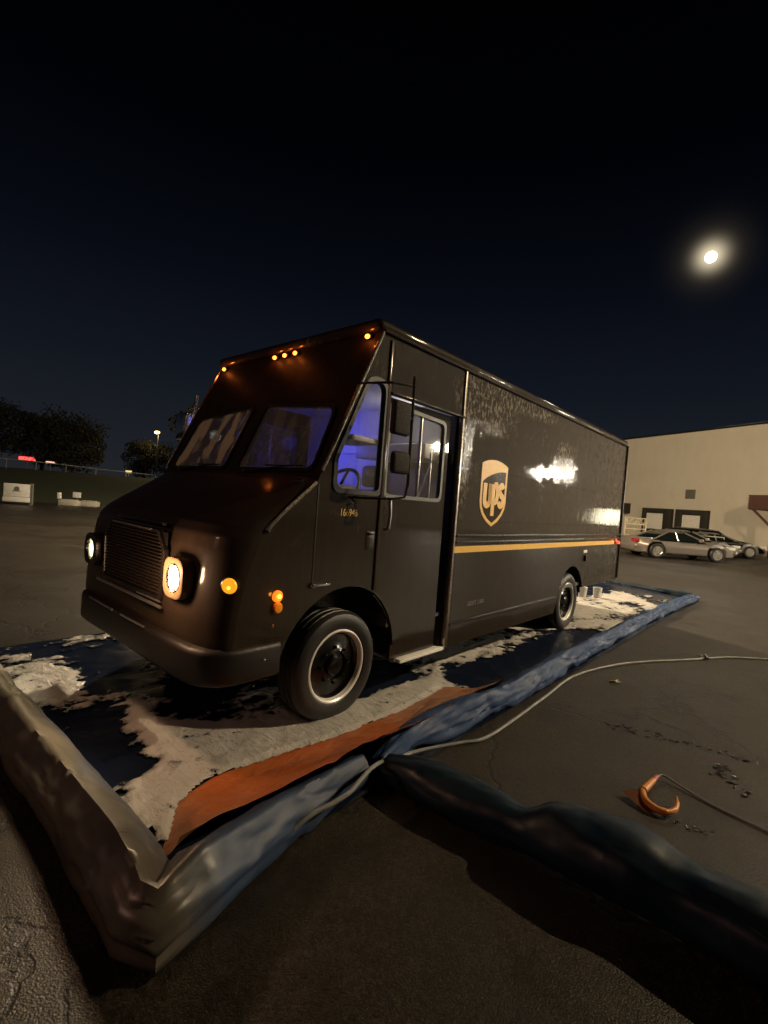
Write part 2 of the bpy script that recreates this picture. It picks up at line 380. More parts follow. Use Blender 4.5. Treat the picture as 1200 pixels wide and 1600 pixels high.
def berm(name, path, rad, mat, parent, seed=0, wr=.015, ridge=.25, nseg=None, n=44, sq=.92, caps=True, smooth=2, poly=.70):
    """wrinkled soft wall swept along a ground path"""
    P = np.array(path, float); d = np.r_[0, np.cumsum(np.linalg.norm(np.diff(P, axis=0), axis=1))]
    N = nseg or int(d[-1]/.026)+2; s = np.linspace(0, d[-1], N)
    X = np.interp(s, d, P[:, 0]); Y = np.interp(s, d, P[:, 1]); Rr = np.interp(s, d, rad)
    k = np.ones(5)/5
    if N > 12 and smooth == 2:
        for A in (X, Y, Rr): A[2:-2] = np.convolve(A, k, 'same')[2:-2]
    T = np.stack([np.gradient(X), np.gradient(Y)], 1); T /= np.linalg.norm(T, axis=1)[:, None]
    Nn = np.stack([T[:, 1], -T[:, 0]], 1)
    sg = np.diff(np.stack([X, Y], 1), axis=0); sg /= np.linalg.norm(sg, axis=1)[:, None]; sg = np.vstack([sg, sg[-1:]])
    mit = 1/np.clip((T*sg).sum(1), .62, 1)
    if smooth == 1: Nn = Nn*mit[:, None]
    th = np.linspace(0, 2*math.pi, n, endpoint=False)
    PG = [(1.20, -.95), (1.06, .05), (.40, 1.0+ridge), (-.65, .62), (-1.12, -.95)]
    def prad(a):
        dx, dy = math.cos(a), math.sin(a); best = 9
        for q in range(5):
            x1, y1 = PG[q]; x2, y2 = PG[(q+1) % 5]; ex, ey = x2-x1, y2-y1; den = dx*ey-dy*ex
            if abs(den) < 1e-9: continue
            t_ = (x1*ey-y1*ex)/den; u_ = (x1*dy-y1*dx)/den
            if t_ > 0 and -1e-6 <= u_ <= 1+1e-6: best = min(best, t_)
        return best
    PR = [prad(a) for a in th]
    v = []
    for i in range(N):
        for ia, a in enumerate(th):
            r = Rr[i]*(1-poly+poly*PR[ia])
            nz = fbm(np.array(s[i]*2.4+seed), np.array(a*.9+9*seed), 3)-.5
            fold = (1-abs(2*float(vnoise(np.array(s[i]*3.1+a*1.1+seed*3), np.array(a*.9-s[i]*.8+40)))-1))**6+.6*(1-abs(2*float(vnoise(np.array(s[i]*6.1-a*1.6+seed*3), np.array(a*1.9+s[i]*1.8+80)))-1))**6
            r += wr*3.4*float(nz)-wr*fold*.75
            y = r*math.cos(a)*1.05; z = Rr[i]*sq+r*math.sin(a)*sq
            z = max(z, .004+.0*i)
            v.append((X[i]+Nn[i, 0]*y, Y[i]+Nn[i, 1]*y, z))
    f = []
    for i in range(N-1):
        for j in range(n): f.append((i*n+j, i*n+(j+1) % n, (i+1)*n+(j+1) % n, (i+1)*n+j))
    if caps: f.append(tuple(range(n))[::-1]); f.append(tuple((N-1)*n+j for j in range(n)))
    return pymesh(name, v, f, mat, parent, 75)

mat_ = root('wash_mat'); tag(mat_, 'blue walled wash containment mat spread under the brown truck, with soapy water', 'wash mat')
# floor sheet
nx, ny = 160, 60; gx = np.linspace(-1.5, 10.3, nx); gy = np.linspace(-.72, 3.0, ny)
v = []
for x in gx:
    for y in gy: v.append((x+(.35*(y+.7) if x > 9 else 0)*(x-9)/1.3, y, .006+.012*float(fbm(np.array(x*2.5), np.array(y*2.5), 3))))
f = [(i*ny+j, (i+1)*ny+j, (i+1)*ny+j+1, i*ny+j+1) for i in range(nx-1) for j in range(ny-1)]
pymesh('floor_sheet', v, f, M_floor, mat_)
berm('wall', [(-.16, -.60), (.1, -.555), (.35, -.56), (.8, -.59), (1.3, -.63), (2.2, -.60), (3.0, -.585), (4.2, -.57), (5.5, -.55), (7.5, -.60), (9.2, -.66), (9.9, -.72)], [.05, .075, .095, .10, .10, .10, .10, .09, .09, .09, .09, .06], M_blue, mat_, 2, .021, .2)
w_ = berm('wall', [(-1.60, 3.1), (-1.58, 1.6), (-1.545, .6), (-1.53, -.1), (-1.53, -.5), (-1.54, -.70), (-1.555, -.81), (-1.40, -.765), (-1.2, -.715), (-.8, -.64), (-.3, -.585)], [.13, .125, .12, .125, .135, .13, .115, .13, .115, .095, .08], M_vin2, mat_, 3, .013, .55, smooth=1)
w_['label'] = 'wall section round the near corner, paler in front'
berm('wall', [(9.95, -.62), (10.25, .4), (10.7, 1.9), (11.0, 3.0)], [.06, .045, .045, .045], M_navy, mat_, 4, .01)
# orange lining, climbing from the floor to the near wall
xi = [-1.36, -1.15, -.9, -.6, -.17, .25, .61, .95, 1.23, 1.36, 1.42]; yi = [-.44, -.13, -.06, -.075, -.14, -.17, -.17, -.13, -.10, -.20, -.40]
X = np.linspace(-1.36, 1.42, 150); v = []
for x in X:
    a = float(np.interp(x, xi, yi)); b = -.60-.015*math.sin(x*5)
    for k in range(14):
        s = k/13; y = a+(b-a)*s
        v.append((x, y, .017+.165*s**2+.048*min(1, s*2.5)*(float(fbm(np.array(x*4.3), np.array(y*6+3), 3))-.42+.35*(1-abs(2*float(vnoise(np.array(x*3.2+y*4), np.array(y*2+60.)))-1))**4)*(1.25 if x > .6 else 1)*(1 if 0 < k else .2)))
f = [(i*14+j, (i+1)*14+j, (i+1)*14+j+1, i*14+j+1) for i in range(149) for j in range(13)]
pymesh('orange_lining', v, f, M_orange, mat_, 80)

# foam
t = NT('soap_foam'); n = t.noise(22, 6, rough=.65, dist=.5); n2 = t.noise(5, 5); fl = t.noise(1, 5, t.map((14, 5, 10)), dist=1.4)
at = t.n('ShaderNodeAttribute', attribute_name='thickness'); bub = t.noise(60, 4, rough=.7)
k = t.math('ADD', t.math('MULTIPLY', at.outputs['Fac'], 1.15), t.math('MULTIPLY', t.math('SUBTRACT', t.math('ADD', t.math('MULTIPLY', bub, .5), t.math('MULTIPLY', fl, .5)), .5), 2.2)); k = t.ramp(k, [(.05, 0), (.80, 1)])
hole = t.ramp(t.noise(9, 5, rough=.7), [(.30, .0), (.42, 1)]); k = t.math('MULTIPLY', k, hole)
t.set(t.mix(k, (.008, .011, .022), t.mix(n2, (.30, .29, .275), (.52, .50, .47))), t.math('ADD', t.math('MULTIPLY', k, .45), .15)); t.bump(t.math('ADD', t.math('ADD', n, fl), t.math('MULTIPLY', bub, .3)), .45, .03)
M_foam = t.m
def foam():
    st = .0115; X = np.arange(-1.46, 9.7, st); Y = np.arange(-.52, 2.95, st); XX, YY = np.meshgrid(X, Y, indexing='ij')
    d = fbm(XX*1.6+4, YY*2.2+8, 5)*.42+fbm(XX*4, YY*7, 5)*.33+fbm(XX*15+3, YY*21, 4)*.25
    def win(a, a0, a1, s): return 1/(1+np.exp(-(a-a0)/s))*1/(1+np.exp((a-a1)/s))
    w = win(XX, -1.3, 1.35, .06)*win(YY, -.45, .10, .06)*.60          # wide band by the orange lining
    w += win(XX, -1.22, -.75, .07)*win(YY, -.35, 1.15, .15)*.40
    w += win(XX, -.85, .3, .1)*win(YY, -.3, .35, .10)*.30
    w += win(XX, .3, 1.5, .08)*win(YY, .05, .5, .12)*.06
    w += win(XX, -1.38, -1.05, .05)*win(YY, 1.45, 2.4, .08)*.30         # suds by the front wall
    w += win(XX, 1.35, 2.7, .1)*win(YY, .0, .8, .1)*.24
    w += win(XX, 2.6, 4.4, .2)*win(YY, -.05, .7, .12)*.20
    w += win(XX, 4.5, 6.8, .25)*win(YY, -.3, .9, .15)*.27
    w += win(XX, 6.8, 8.7, .3)*win(YY, -.35, .9, .15)*.20
    w += win(XX, -1.0, -.35, .12)*win(YY, -.2, .9, .15)*.10
    w -= win(XX, -1.28, -.98, .04)*win(YY, .08, 1.1, .08)*.35            # wet blue triangle
    w -= win(XX, 1.5, 4.2, .15)*win(YY, -.6, -.02, .05)*.35
    w -= win(XX, .35, 1.25, .06)*win(YY, .16, .5, .05)*.3
    q = d+w; thr = .585
    sm = np.clip((q-thr)/.15, 0, 1)
    # keep the orange lining clear
    edge = np.interp(XX, xi, yi); keep = (q > thr) & (YY > edge-.03+.09*(fbm(XX*5, YY*0+3, 4)-.5)) & (XX < 9.2)
    Z = .022+.020*sm*np.clip((YY-edge+.03)/.05, .1, 1)*(.3+fbm(XX*9, YY*9, 4))
    idx = -np.ones(XX.shape, int); c = keep[:-1, :-1]; F = []
    used = np.zeros(XX.shape, bool); used[:-1, :-1] |= c; used[1:, :-1] |= c; used[:-1, 1:] |= c; used[1:, 1:] |= c
    idx[used] = np.arange(used.sum())
    jx = (fbm(XX*31, YY*31, 1)-.5)*st*.8
    V = np.stack([(XX+jx)[used], (YY+jx)[used], Z[used]], 1)
    I, J = np.nonzero(c)
    F = np.stack([idx[I, J], idx[I+1, J], idx[I+1, J+1], idx[I, J+1]], 1)
    o = pymesh('soap_foam', V, F, M_foam, None, None); at = o.data.attributes.new('thickness', 'FLOAT', 'POINT'); at.data.foreach_set('value', sm[used].astype(np.float32))
    o.location = (TO[0], TO[1], 0); o.rotation_euler = (0, 0, TR)
    tag(o, 'grey white soap foam lying on the mat beside the truck', 'foam', kind='stuff')
foam()

# dark loose tube running away from the mat to the right foreground
dk = root('vinyl_tube'); tag(dk, 'dark navy inflated vinyl tube lying on the asphalt in the right foreground', 'tube')
berm('tube_skin', [(-.17, -.68), (-.15, -.9), (-.13, -1.2), (-.11, -1.42), (-.11, -1.50), (-.08, -1.62), (-.05, -2.0), (-.06, -2.12), (-.08, -2.6), (-.1, -3.4), (-.1, -4.4)], [.075, .11, .12, .115, .10, .155, .17, .145, .16, .17, .17], M_navy, dk, 6, .011, .10, poly=.15)

# hose
def spline(pts, n=10):
    P = [Vector(p) for p in pts]; P = [2*P[0]-P[1]]+P+[2*P[-1]-P[-2]]; out = []
    for i in range(1, len(P)-2):
        for k in range(n):
            s = k/n; out.append(.5*((2*P[i])+(-P[i-1]+P[i+1])*s+(2*P[i-1]-5*P[i]+4*P[i+1]-P[i+2])*s*s+(-P[i-1]+3*P[i]-3*P[i+1]+P[i+2])*s**3))
    out.append(P[-2]); return out
M_hose = simple('grey_hose_rubber', (.19, .195, .195), .5)
hs = MB(); hs.tube(spline([(-.30, 2.16, .09), (-.25, 2.195, .12), (-.20, 2.235, .135), (-.13, 2.29, .145), (-.06, 2.36, .16), (-.015, 2.44, .175), (.04, 2.55, .18), (.115, 2.78, .10), (.235, 2.985, .03), (.38, 3.11, .013), (.64, 3.24, .013), (.82, 3.33, .013), (1.11, 3.66, .013), (1.52, 4.17, .013), (2.06, 4.82, .013), (2.83, 5.34, .013), (3.76, 5.68, .013), (4.35, 5.9, .013), (4.9, 5.95, .013)], 12), .0115, 10)
o = hs.done('garden_hose', M_hose); tag(o, 'long grey hose curving along the outside of the mat wall', 'hose')
hs = MB(); hs.tube(spline([(4.02, 5.78, .012), (3.95, 5.83, .03), (4.0, 5.9, .012)], 6), .007, 8); hs.tube([(3.98, 5.72, .028), (4.04, 5.86, .03)], .014, 8)
o = hs.done('hose_tie', M_hose); tag(o, 'small tie knotted round the far end of the grey hose', 'tie')

# spray gun with its own hose
M_og = simple('orange_plastic', (.55, .20, .035), .4, scale=30); M_rd = simple('red_rubber', (.30, .07, .05), .5); M_og2 = simple('brown_orange_plastic', (.20, .065, .025), .5, scale=30)
sg = empty('spray_gun', (1.53, 2.72, 0)); tag(sg, 'orange spray gun lying on the asphalt by the dark tube', 'spray gun')
b = MB(); b.tube(spline([(.235, .195, .03), (.17, .13, .035), (.10, .06, .04)], 6), [.018]*6+[.02]*6+[.024], 12); b.done('barrel', M_og, sg)
b = MB(); b.tube([(.285, .245, .028), (.225, .185, .03)], .015, 12); b.done('coupling', M_rd, sg)
b = MB(); b.tube(spline([(.10, .07, .04), (.07, -.02, .035), (.09, -.09, .03), (.14, -.115, .03), (.20, -.09, .035), (.245, -.03, .045), (.255, .005, .05)], 8), [.018]*8+[.020]*8+[.019]*8+[.016]*8+[.012]*8+[.007]*8+[.004], 12); b.done('handle_guard', M_og, sg)
b = MB(); b.bm.faces.new([b.bm.verts.new(p) for p in ((-.03, .06, .035), (.075, .055, .045), (.10, -.12, .02), (.03, -.10, .012))]); r_ = bmesh.ops.solidify(b.bm, geom=b.bm.faces[:], thickness=.022); b.done('nozzle_flap', M_og2, sg)
hs = MB(); hs.tube(spline([(1.81, 2.96, .028), (1.87, 2.98, .03), (1.93, 2.90, .015), (2.0, 2.77, .009), (2.12, 2.6, .009), (2.3, 2.4, .009), (2.7, 2.1, .009), (3.4, 1.8, .009)], 10), .007, 8)
o = hs.done('thin_hose', M_hose); tag(o, 'thin grey hose leading from the orange spray gun out to the right', 'hose')

# puddle and twig
t = NT('puddle_water'); t.set((.02, .02, .02), .22, spec=1.0); t.bump(t.noise(75, 3), 1.0, .05); M_water = t.m
def puddles(name, spots, label):
    b = MB()
    for x, y, r in spots:
        n = 14; ph = random.random()*6
        P = [b.bm.verts.new((x+r*(1+.35*math.sin(3*a+ph)+.2*math.sin(5*a))*math.cos(a), y+r*.6*(1+.3*math.cos(2*a+ph))*math.sin(a), .005)) for a in [2*math.pi*k/n for k in range(n)]]
        b.bm.faces.new(P); b.sphere((x, y, .005), r*.5, (1, .8, .35), 8)
    o = b.done(name, M_water); tag(o, label, 'puddle', kind='structure')
sp = []
for k in range(60):
    s = random.random(); x = 1.85+.85*s; y = 3.75-.42*s; sp.append((x+random.gauss(0, .035), y+random.gauss(0, .03), random.uniform(.005, .022)))
for k in range(45):
    s = random.random(); x = 2.38-.06*s; y = 3.25-.38*s; sp.append((x+random.gauss(0, .035), y+random.gauss(0, .02), random.uniform(.005, .024)))
for k in range(24):
    s = random.random(); sp.append((1.66+.18*s+random.gauss(0, .02), 2.6-.12*s+random.gauss(0, .02), random.uniform(.004, .014)))
puddles('puddle', sp, 'wet patch glinting on the asphalt')
M_twig = simple('pale_twig', (.45, .38, .25), .7)
b = MB(); b.tube([(2.33, 4.70, .01), (2.38, 4.68, .018), (2.44, 4.69, .012)], [.008, .012, .006], 6); b.tube([(2.38, 4.68, .018), (2.42, 4.72, .03)], [.007, .004], 6)
o = b.done('twig', M_twig); tag(o, 'small pale twig on the bare asphalt right of the mat', 'twig')

# ================================================================ TRUCK
W = 2.24
T = root('delivery_truck'); tag(T, 'brown delivery step van with a gold shield on its side and headlights on', 'truck')
NEAR = basis((0, 0, 0), (1, 0, 0), (0, 0, 1))        # w = -y : outwards on the near side
FAR = basis((0, W, 0), (1, 0, 0), (0, 0, 1))
def near(y): return basis((0, y, 0), (1, 0, 0), (0, 0, 1))
Cp = [(-.245, 1.745), (-.45, 1.625), (-.70, 1.475), (-.82, 1.395), (-.875, 1.33), (-.90, 1.24), (-.92, 1.05), (-.94, .84), (-.94, .70), (-.90, .52)]
Sp = [(-.262, 1.70), (-.38, 1.60), (-.52, 1.485), (-.61, 1.395), (-.645, 1.335), (-.685, 1.25), (-.74, 1.1), (-.79, .86), (-.80, .70), (-.79, .52)]
def nose(y, t):
    d = min(y, W-y); w = 1 if d >= .30 else math.sqrt(max(0, 1-(1-d/.30)**2))
    i = min(int(t), len(Cp)-2); s = t-i
    c = [Cp[i][k]*(1-s)+Cp[i+1][k]*s for k in (0, 1)]; e = [Sp[i][k]*(1-s)+Sp[i+1][k]*s for k in (0, 1)]
    return (e[0]*(1-w)+c[0]*w, y, e[1]*(1-w)+c[1]*w)
def nose_at(y, z):
    best = min((nose(y, k/20) for k in range(20*9+1)), key=lambda p: abs(p[2]-z)); return best[0]
ys = [0, .006, .016, .032, .055, .085, .12, .16, .21, .30]; ys = ys+list(np.linspace(.42, W-.42, 12))+[W-a for a in ys[::-1]]
ts = np.linspace(0, 9, 46); v = [nose(y, t_) for y in ys for t_ in ts]; n_ = len(ts)
f = [(i*n_+j, i*n_+j+1, (i+1)*n_+j+1, (i+1)*n_+j) for i in range(len(ys)-1) for j in range(n_-1)]
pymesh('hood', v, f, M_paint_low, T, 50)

AX = .09; RX = 4.47
arch_pts = arc(AX, .40, .58, 170, math.degrees(math.acos(.31/.58)), 18)
tri = [(-.105, 1.665), (.333, 1.665), (.335, 2.47), (.165, 2.47), (-.105, 1.87)]
triR = rpoly(tri, [.07, .05, .12, .12, .10])
side_out = [(.40, 2.84), (.262, 2.84), (-.208, 1.82), (-.262, 1.70)]+Sp[1:]+arch_pts+[(.40, 1.6)]
def sidepanels(M, sgn):
    flat('cab_side', [side_out, triR], .03, M_paint, M, T)
    flat('window_gasket', [rpoly(offs(tri, .028), [.08, .06, .13, .13, .11]), rpoly(offs(tri, -.006), [.065, .045, .11, .11, .09])], .05, M_black, M, T)
    flat('quarter_window', [triR], .006, M_glass, M, T)
    flat('header_panel', [[(.403, 2.425), (1.398, 2.425), (1.398, 2.84), (.403, 2.84)]], .03, M_paint, M, T)
    a2 = arc(RX-.02, .44, .46, 163, 17, 20)
    cargo = [(1.42, .31), (3.9, .31), (3.96, .40)]+[(max(3.97, p[0]), p[1]) for p in a2]+[(4.88, .57), (6.56, .57), (6.56, 2.84), (1.42, 2.84)]
    flat('cargo_side', [cargo], .03, M_paint, M, T)
sidepanels(near(.015), 1)
sidepanels(basis((0, W-.015, 0), (1, 0, 0), (0, 0, 1)), -1)
# arch liners
for yy in (.03, W-.35):
  for (cx, cz, rr) in ((AX, .40, .59), (RX-.02, .44, .475)):
        b = MB()
        A = arc(cx, cz, rr, 175, 5, 20)
        for p, q in zip(A, A[1:]): b.bm.faces.new([b.bm.verts.new(c) for c in ((p[0], yy, p[1]), (q[0], yy, q[1]), (q[0], yy+.36, q[1]), (p[0], yy+.36, p[1]))])
        b.box((cx-rr, (.39 if yy < 1 else yy-.02), .30), (cx+rr, (.40 if yy < 1 else yy-.01), cz+rr))
        b.done('wheel_arch_liner', M_trim, T)
# sliding door leaf, recessed
darc = arc(AX, .40, .575, math.degrees(math.acos(.325/.575)), math.degrees(math.asin(-.07/.575)), 12)
leaf = darc+[(1.27, .33), (1.27, 2.40), (.415, 2.40)]
def door(M, Mg):
    gl = [(.46, 1.66), (1.18, 1.66), (1.18, 2.31), (.46, 2.34)]
    d = flat('sliding_door', [leaf, rpoly(gl, .05)], .03, M_paint, M, T)
    flat('door_window_frame', [rpoly(offs(gl, .030), .07), rpoly(gl, .05)], .045, M_frame, M, d)
    flat('door_glass', [rpoly(offs(gl, -.002), .05)], .006, M_glass, M, d)
    b = MB(); b.box((.862, -.012, 1.66), (.884, .012, 2.325), .003); b.box((1.035, -.006, 1.66), (1.05, .012, 2.05), .002)
    o = b.done('sash_bar', M_alu, d); o.location = (0, Mg, 0); return d
dn = door(near(.06), .06); door(basis((0, W-.06, 0), (1, 0, 0), (0, 0, 1)), W-.06)
b = MB(); b.tube([(.455, .02, 1.63), (.455, -.02, 1.615), (.455, -.03, 1.5), (.455, -.02, 1.40), (.455, .02, 1.385)], .014, 10); b.done('grab_handle', M_alu, dn)
b = MB(); b.tube([(.87, .035, 1.665), (1.01, .035, 1.97)], .006, 6); b.done('stay_rod', M_alu, dn)
# door frame posts, gutter, belt rails, mouldings
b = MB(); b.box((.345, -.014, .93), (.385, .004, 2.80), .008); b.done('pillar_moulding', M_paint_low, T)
b = MB(); b.box((1.345, .032, .33), (1.372, .10, 2.42)); b.done('door_jamb', M_trim, T)
b = MB(); b.box((1.374, -.016, .31), (1.416, .06, 2.835), .012, 4); b.done('corner_post', M_glint, T)
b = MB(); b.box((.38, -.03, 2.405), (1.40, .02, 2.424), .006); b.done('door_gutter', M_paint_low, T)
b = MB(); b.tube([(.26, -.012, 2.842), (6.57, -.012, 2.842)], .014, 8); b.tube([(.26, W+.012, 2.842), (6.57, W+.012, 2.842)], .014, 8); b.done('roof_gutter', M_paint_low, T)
b = MB(); b.box((1.42, -.026, 1.325), (6.56, .002, 1.352), .009); b.box((1.42, -.024, 1.262), (6.56, .002, 1.290), .009); b.done('rub_rail', M_trim, T)
b = MB(); b.box((1.422, -.0035, 1.178), (6.50, .002, 1.238)); b.done('gold_stripe', M_yellow, T)
b = MB(); b.box((1.42, -.02, .515), (3.93, .002, .535), .006); b.done('skirt_rail', M_trim, T)
b = MB(); b.box((.74, -.012, .296), (1.36, .20, .323), .004); b.done('step_edge', M_white, T)
b = MB(); b.box((.72, .04, .30), (1.36, .55, .318), .003); b.done('entry_step', M_alu, T)
for rw in ([(1.5+k*.079, 1.98) for k in range(64)], [(1.5+k*.079, 1.475) for k in range(64)], [(1.455, .5+k*.078) for k in range(30)]):
    b = MB()
    for x, z in rw: b.sphere((x, -.001, z), .007, (1, .5, 1), 6)
    b.box((rw[0][0]-.006, -.0008, rw[0][1]-.006), (rw[-1][0]+.006, .001, rw[-1][1]+.006)); b.done('rivet_row', M_paint, T)
b = MB(); b.box((-.252, -.004, 1.02), (-.244, .001, 1.69)); b.done('fender_seam', M_black, T)
b = MB(); b.box((-.245, -.022, 1.008), (-.10, .001, 1.024), .004); b.sphere((-.25, -.012, 1.018), .018); b.done('hinge', M_chrome, T)
b = MB(); b.box((.235, -.004, 1.235), (.325, .002, 1.375), .003); b.box((.25, -.02, 1.35), (.31, 0, 1.365), .004); b.done('door_latch', M_trim, T)
b = MB(); b.box((4.84, -.005, 1.075), (4.98, .001, 1.115)); b.done('data_plate', M_white, T)
b = MB(); b.box((4.885, -.03, .955), (4.915, .001, 1.04), .006); b.done('side_handle', M_black, T)
# roof
b = MB(); b.box((.215, -.005, 2.838), (6.58, W+.005, 2.935), .045, 4); b.done('roof', M_paint, T, 40)
b = MB(); b.box((.60, .9, 2.93), (.95, 1.3, 2.99), .02); b.done('roof_vent', M_trim, T)
# rear
b = MB(); b.box((6.545, .03, .57), (6.56, W-.03, 2.84)); b.done('rear_wall', M_paint, T)
b = MB(); b.box((6.45, .1, .50), (6.75, W-.1, .58), .02); b.done('rear_bumper', M_black, T)
b = MB(); b.box((6.53, -.022, .60), (6.57, .01, 2.83), .008); b.done('corner_post', M_trim, T)
# front header with windscreen openings
a_ = Vector((.262, 0, 2.842)); b_ = Vector((-.208, 0, 1.82)); sl = (a_-b_); L = sl.length; sl.normalize()
FR = basis(b_+Vector((0, W, 0)), (0, -1, 0), sl)
panes = [rpoly([(W-1.03, -.05), (W-.10, -.05), (W-.14, .47), (W-1.03, .55)], [.05, .07, .13, .05]), rpoly([(.10, -.05), (1.03, -.05), (1.03, .55), (.14, .47)], [.07, .05, .05, .13])]
hp = flat('front_panel', [[(.012, -.115), (W-.012, -.115), (W-.012, L), (.012, L)]]+panes, .03, M_paint, FR @ Matrix.Translation((0, 0, -.016)), T)
hp.data.materials[0] = M_dull
for P in panes:
    cx = sum(p[0] for p in P)/len(P); cy = sum(p[1] for p in P)/len(P)
    big = [(cx+(p[0]-cx)*1.045, cy+(p[1]-cy)*1.07) for p in P]; sm = [(cx+(p[0]-cx)*.985, cy+(p[1]-cy)*.975) for p in P]
    flat('windscreen_gasket', [big, sm], .03, M_trim, FR, hp)
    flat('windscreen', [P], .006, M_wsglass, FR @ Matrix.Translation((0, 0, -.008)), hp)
b = MB(); b.tube([b_+Vector((-.012, W, 0))+sl*-.0, b_+sl*.02+Vector((-.012, 0, 0))], .0001, 3); b.bm.clear()
b.tube([(-.235, -.004, 1.775), (-.20, -.004, 1.84), (.262, -.004, 2.842)], .013, 8); b.done('pillar_edge', M_glint, T)
b = MB(); b.tube([(-.235, W+.004, 1.775), (.262, W+.004, 2.842)], .013, 8); b.done('pillar_edge', M_glint, T)
b = MB(); b.tube([Vector(nose(.0, t_))+Vector((-.004, -.004, .004)) for t_ in np.linspace(.1, 3.4, 16)], .016, 8); b.done('hood_edge', M_chrome, T)
bpy.data.objects['hood_edge'].data.materials[0] = M_glint
# wipers
for y0, s in ((.30, 1), (1.35, 1)):
    b = MB(); P0 = b_+Vector((0, y0+.55, 0))+sl*-.085+Vector((-.03, 0, .012)); P1 = b_+Vector((0, y0, 0))+sl*-.035+Vector((-.035, 0, .015))
    b.tube([P0, P1], .006, 6); b.tube([P1+Vector((0, -.12, 0)), P1+Vector((0, .3, 0))], .005, 6); b.sphere(P0, .016); b.done('wiper', M_black, T)
# hood hardware
b = MB(); xh = nose_at(.1, 1.68); b.tube([(xh-.01, .15, 1.70), (xh-.01, .05, 1.695)], .012, 10); b.done('hood_latch', M_chrome, T)
# grille
g = flat('grille_frame', [rpoly([(W/2-.50, .86), (W/2+.50, .86), (W/2+.52, 1.19), (W/2+.42, 1.315), (W/2-.42, 1.315), (W/2-.52, 1.19)], .03), rpoly([(W/2-.47, .89), (W/2+.47, .89), (W/2+.488, 1.18), (W/2+.40, 1.29), (W/2-.40, 1.29), (W/2-.488, 1.18)], .025)], .035, M_trim, basis((-.945, W, 0), (0, -1, 0), (0, 0, 1)), T, .006)
b = MB(); b.box((-.938, W/2-.50, .87), (-.930, W/2+.50, 1.30)); b.done('grille_backing', M_black, g)
b = MB()
for k in range(17):
    z = .905+k*.0228; hw = .47 if z < 1.18 else .47-(z-1.18)*.75
    b.box((-.958, W/2-hw, z), (-.938, W/2+hw, z+.010), .003, 1)
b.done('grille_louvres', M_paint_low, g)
b = MB(); b.tube([(-.968, .58, .835), (-.968, W-.55, .840)], .010, 8); b.done('grille_trim', M_alu, g)
b = MB(); b.tube([(-.965, .60, .866), (-.965, .95, .866)], .006, 8); b.done('grille_trim', M_alu, g)
b = MB(); b.tube([(-.962, .80, 1.306), (-.962, 1.46, 1.308)], .006, 8); b.done('grille_trim', M_alu, g)
b = MB(); b.box((-.92, .72, 1.335), (-.895, W-.72, 1.36), .006); b.sphere((-.925, .70, 1.30), .016); b.sphere((-.925, W-.70, 1.30), .016); b.done('hood_lip', M_trim, T)
# headlights
M_lens = emit('headlight_lens', (1, .80, .48), 40); M_lens2 = emit('headlight_lens_cool', (1, .90, .45), 2.6)
M_bez = simple('headlight_bezel_glare', (.22, .15, .08), .35)  # tan of the near surround is lens glare put into the colour
for yc, ml_ in ((.405, M_lens), (W-.405, M_lens2)):
    h = flat('headlight', [rrect(-.13, -.125, .125, .125, .095, 8), arc(0, 0, .088, 360, 0, 40)[:-1]], .09, M_bez if yc < 1 else M_trim, basis((-.945, yc, 1.05), (0, -1, 0), (0, 0, 1)), T, .012)
    Mx = basis((-.955, yc, 1.05), (0, -1, 0), (0, 0, 1))
    b = MB(); b.lathe([(.088, -.02), (.088, .028), (.082, .034), (.078, .02)], 40, Mx); b.done('bezel_ring', M_chrome, h)
    b = MB(); b.lathe([(0, .026), (.04, .024), (.064, .016), (.080, 0)], 40, Mx); b.done('lens', ml_, h)
# bumper
path = [(-.48, -.01), (-.62, -.015), (-.78, -.012), (-.88, .02), (-.945, .09), (-.98, .19), (-.99, .35)]; path = path+[(-.99, W-.45), (-.98, W-.30), (-.945, W-.2), (-.88, W-.14)]
prof = [(0, .50), (.02, .47), (.0, .475), (-.012, .50), (-.012, .68), (0, .70), (.03, .705)]
v = []; 
for i, p in enumerate(path):
    p0 = Vector(path[max(0, i-1)]); p1 = Vector(path[min(len(path)-1, i+1)]); tt = (p1-p0).normalized(); nn = Vector((-tt.y, tt.x)) * -1
    for d_, z in ((.10, .49), (.015, .475), (-.008, .49), (-.012, .51), (-.012, .655), (-.008, .675), (.015, .69), (.10, .69)):
        v.append((p[0]-nn.x*d_*-1 if False else p[0]+nn.x*d_, p[1]+nn.y*d_, z))
n_ = 8; f = [(i*n_+j, i*n_+(j+1) % n_, (i+1)*n_+(j+1) % n_, (i+1)*n_+j) for i in range(len(path)-1) for j in range(n_)]+[tuple(range(n_))[::-1], tuple((len(path)-1)*n_+j for j in range(n_))]
pymesh('front_bumper', v, f, simple('bumper_brown', (.0075, .0055, .004), .5), T, 50)
b = MB(); b.tube([(-1.004, .72, .685), (-1.004, 1.10, .685)], .007, 6); b.done('bumper_lip', M_alu, T)
b = MB(); b.tube([(-1.004, 1.25, .685), (-1.004, 1.72, .69)], .007, 6); b.done('bumper_lip', M_alu, T)
b = MB(); b.sphere((-.56, -.030, .80), .010); b.done('bumper_bolt', M_chrome, T)
b = MB(); b.sphere((-.6, -.028, .60), .010); b.done('bumper_bolt', M_chrome, T)
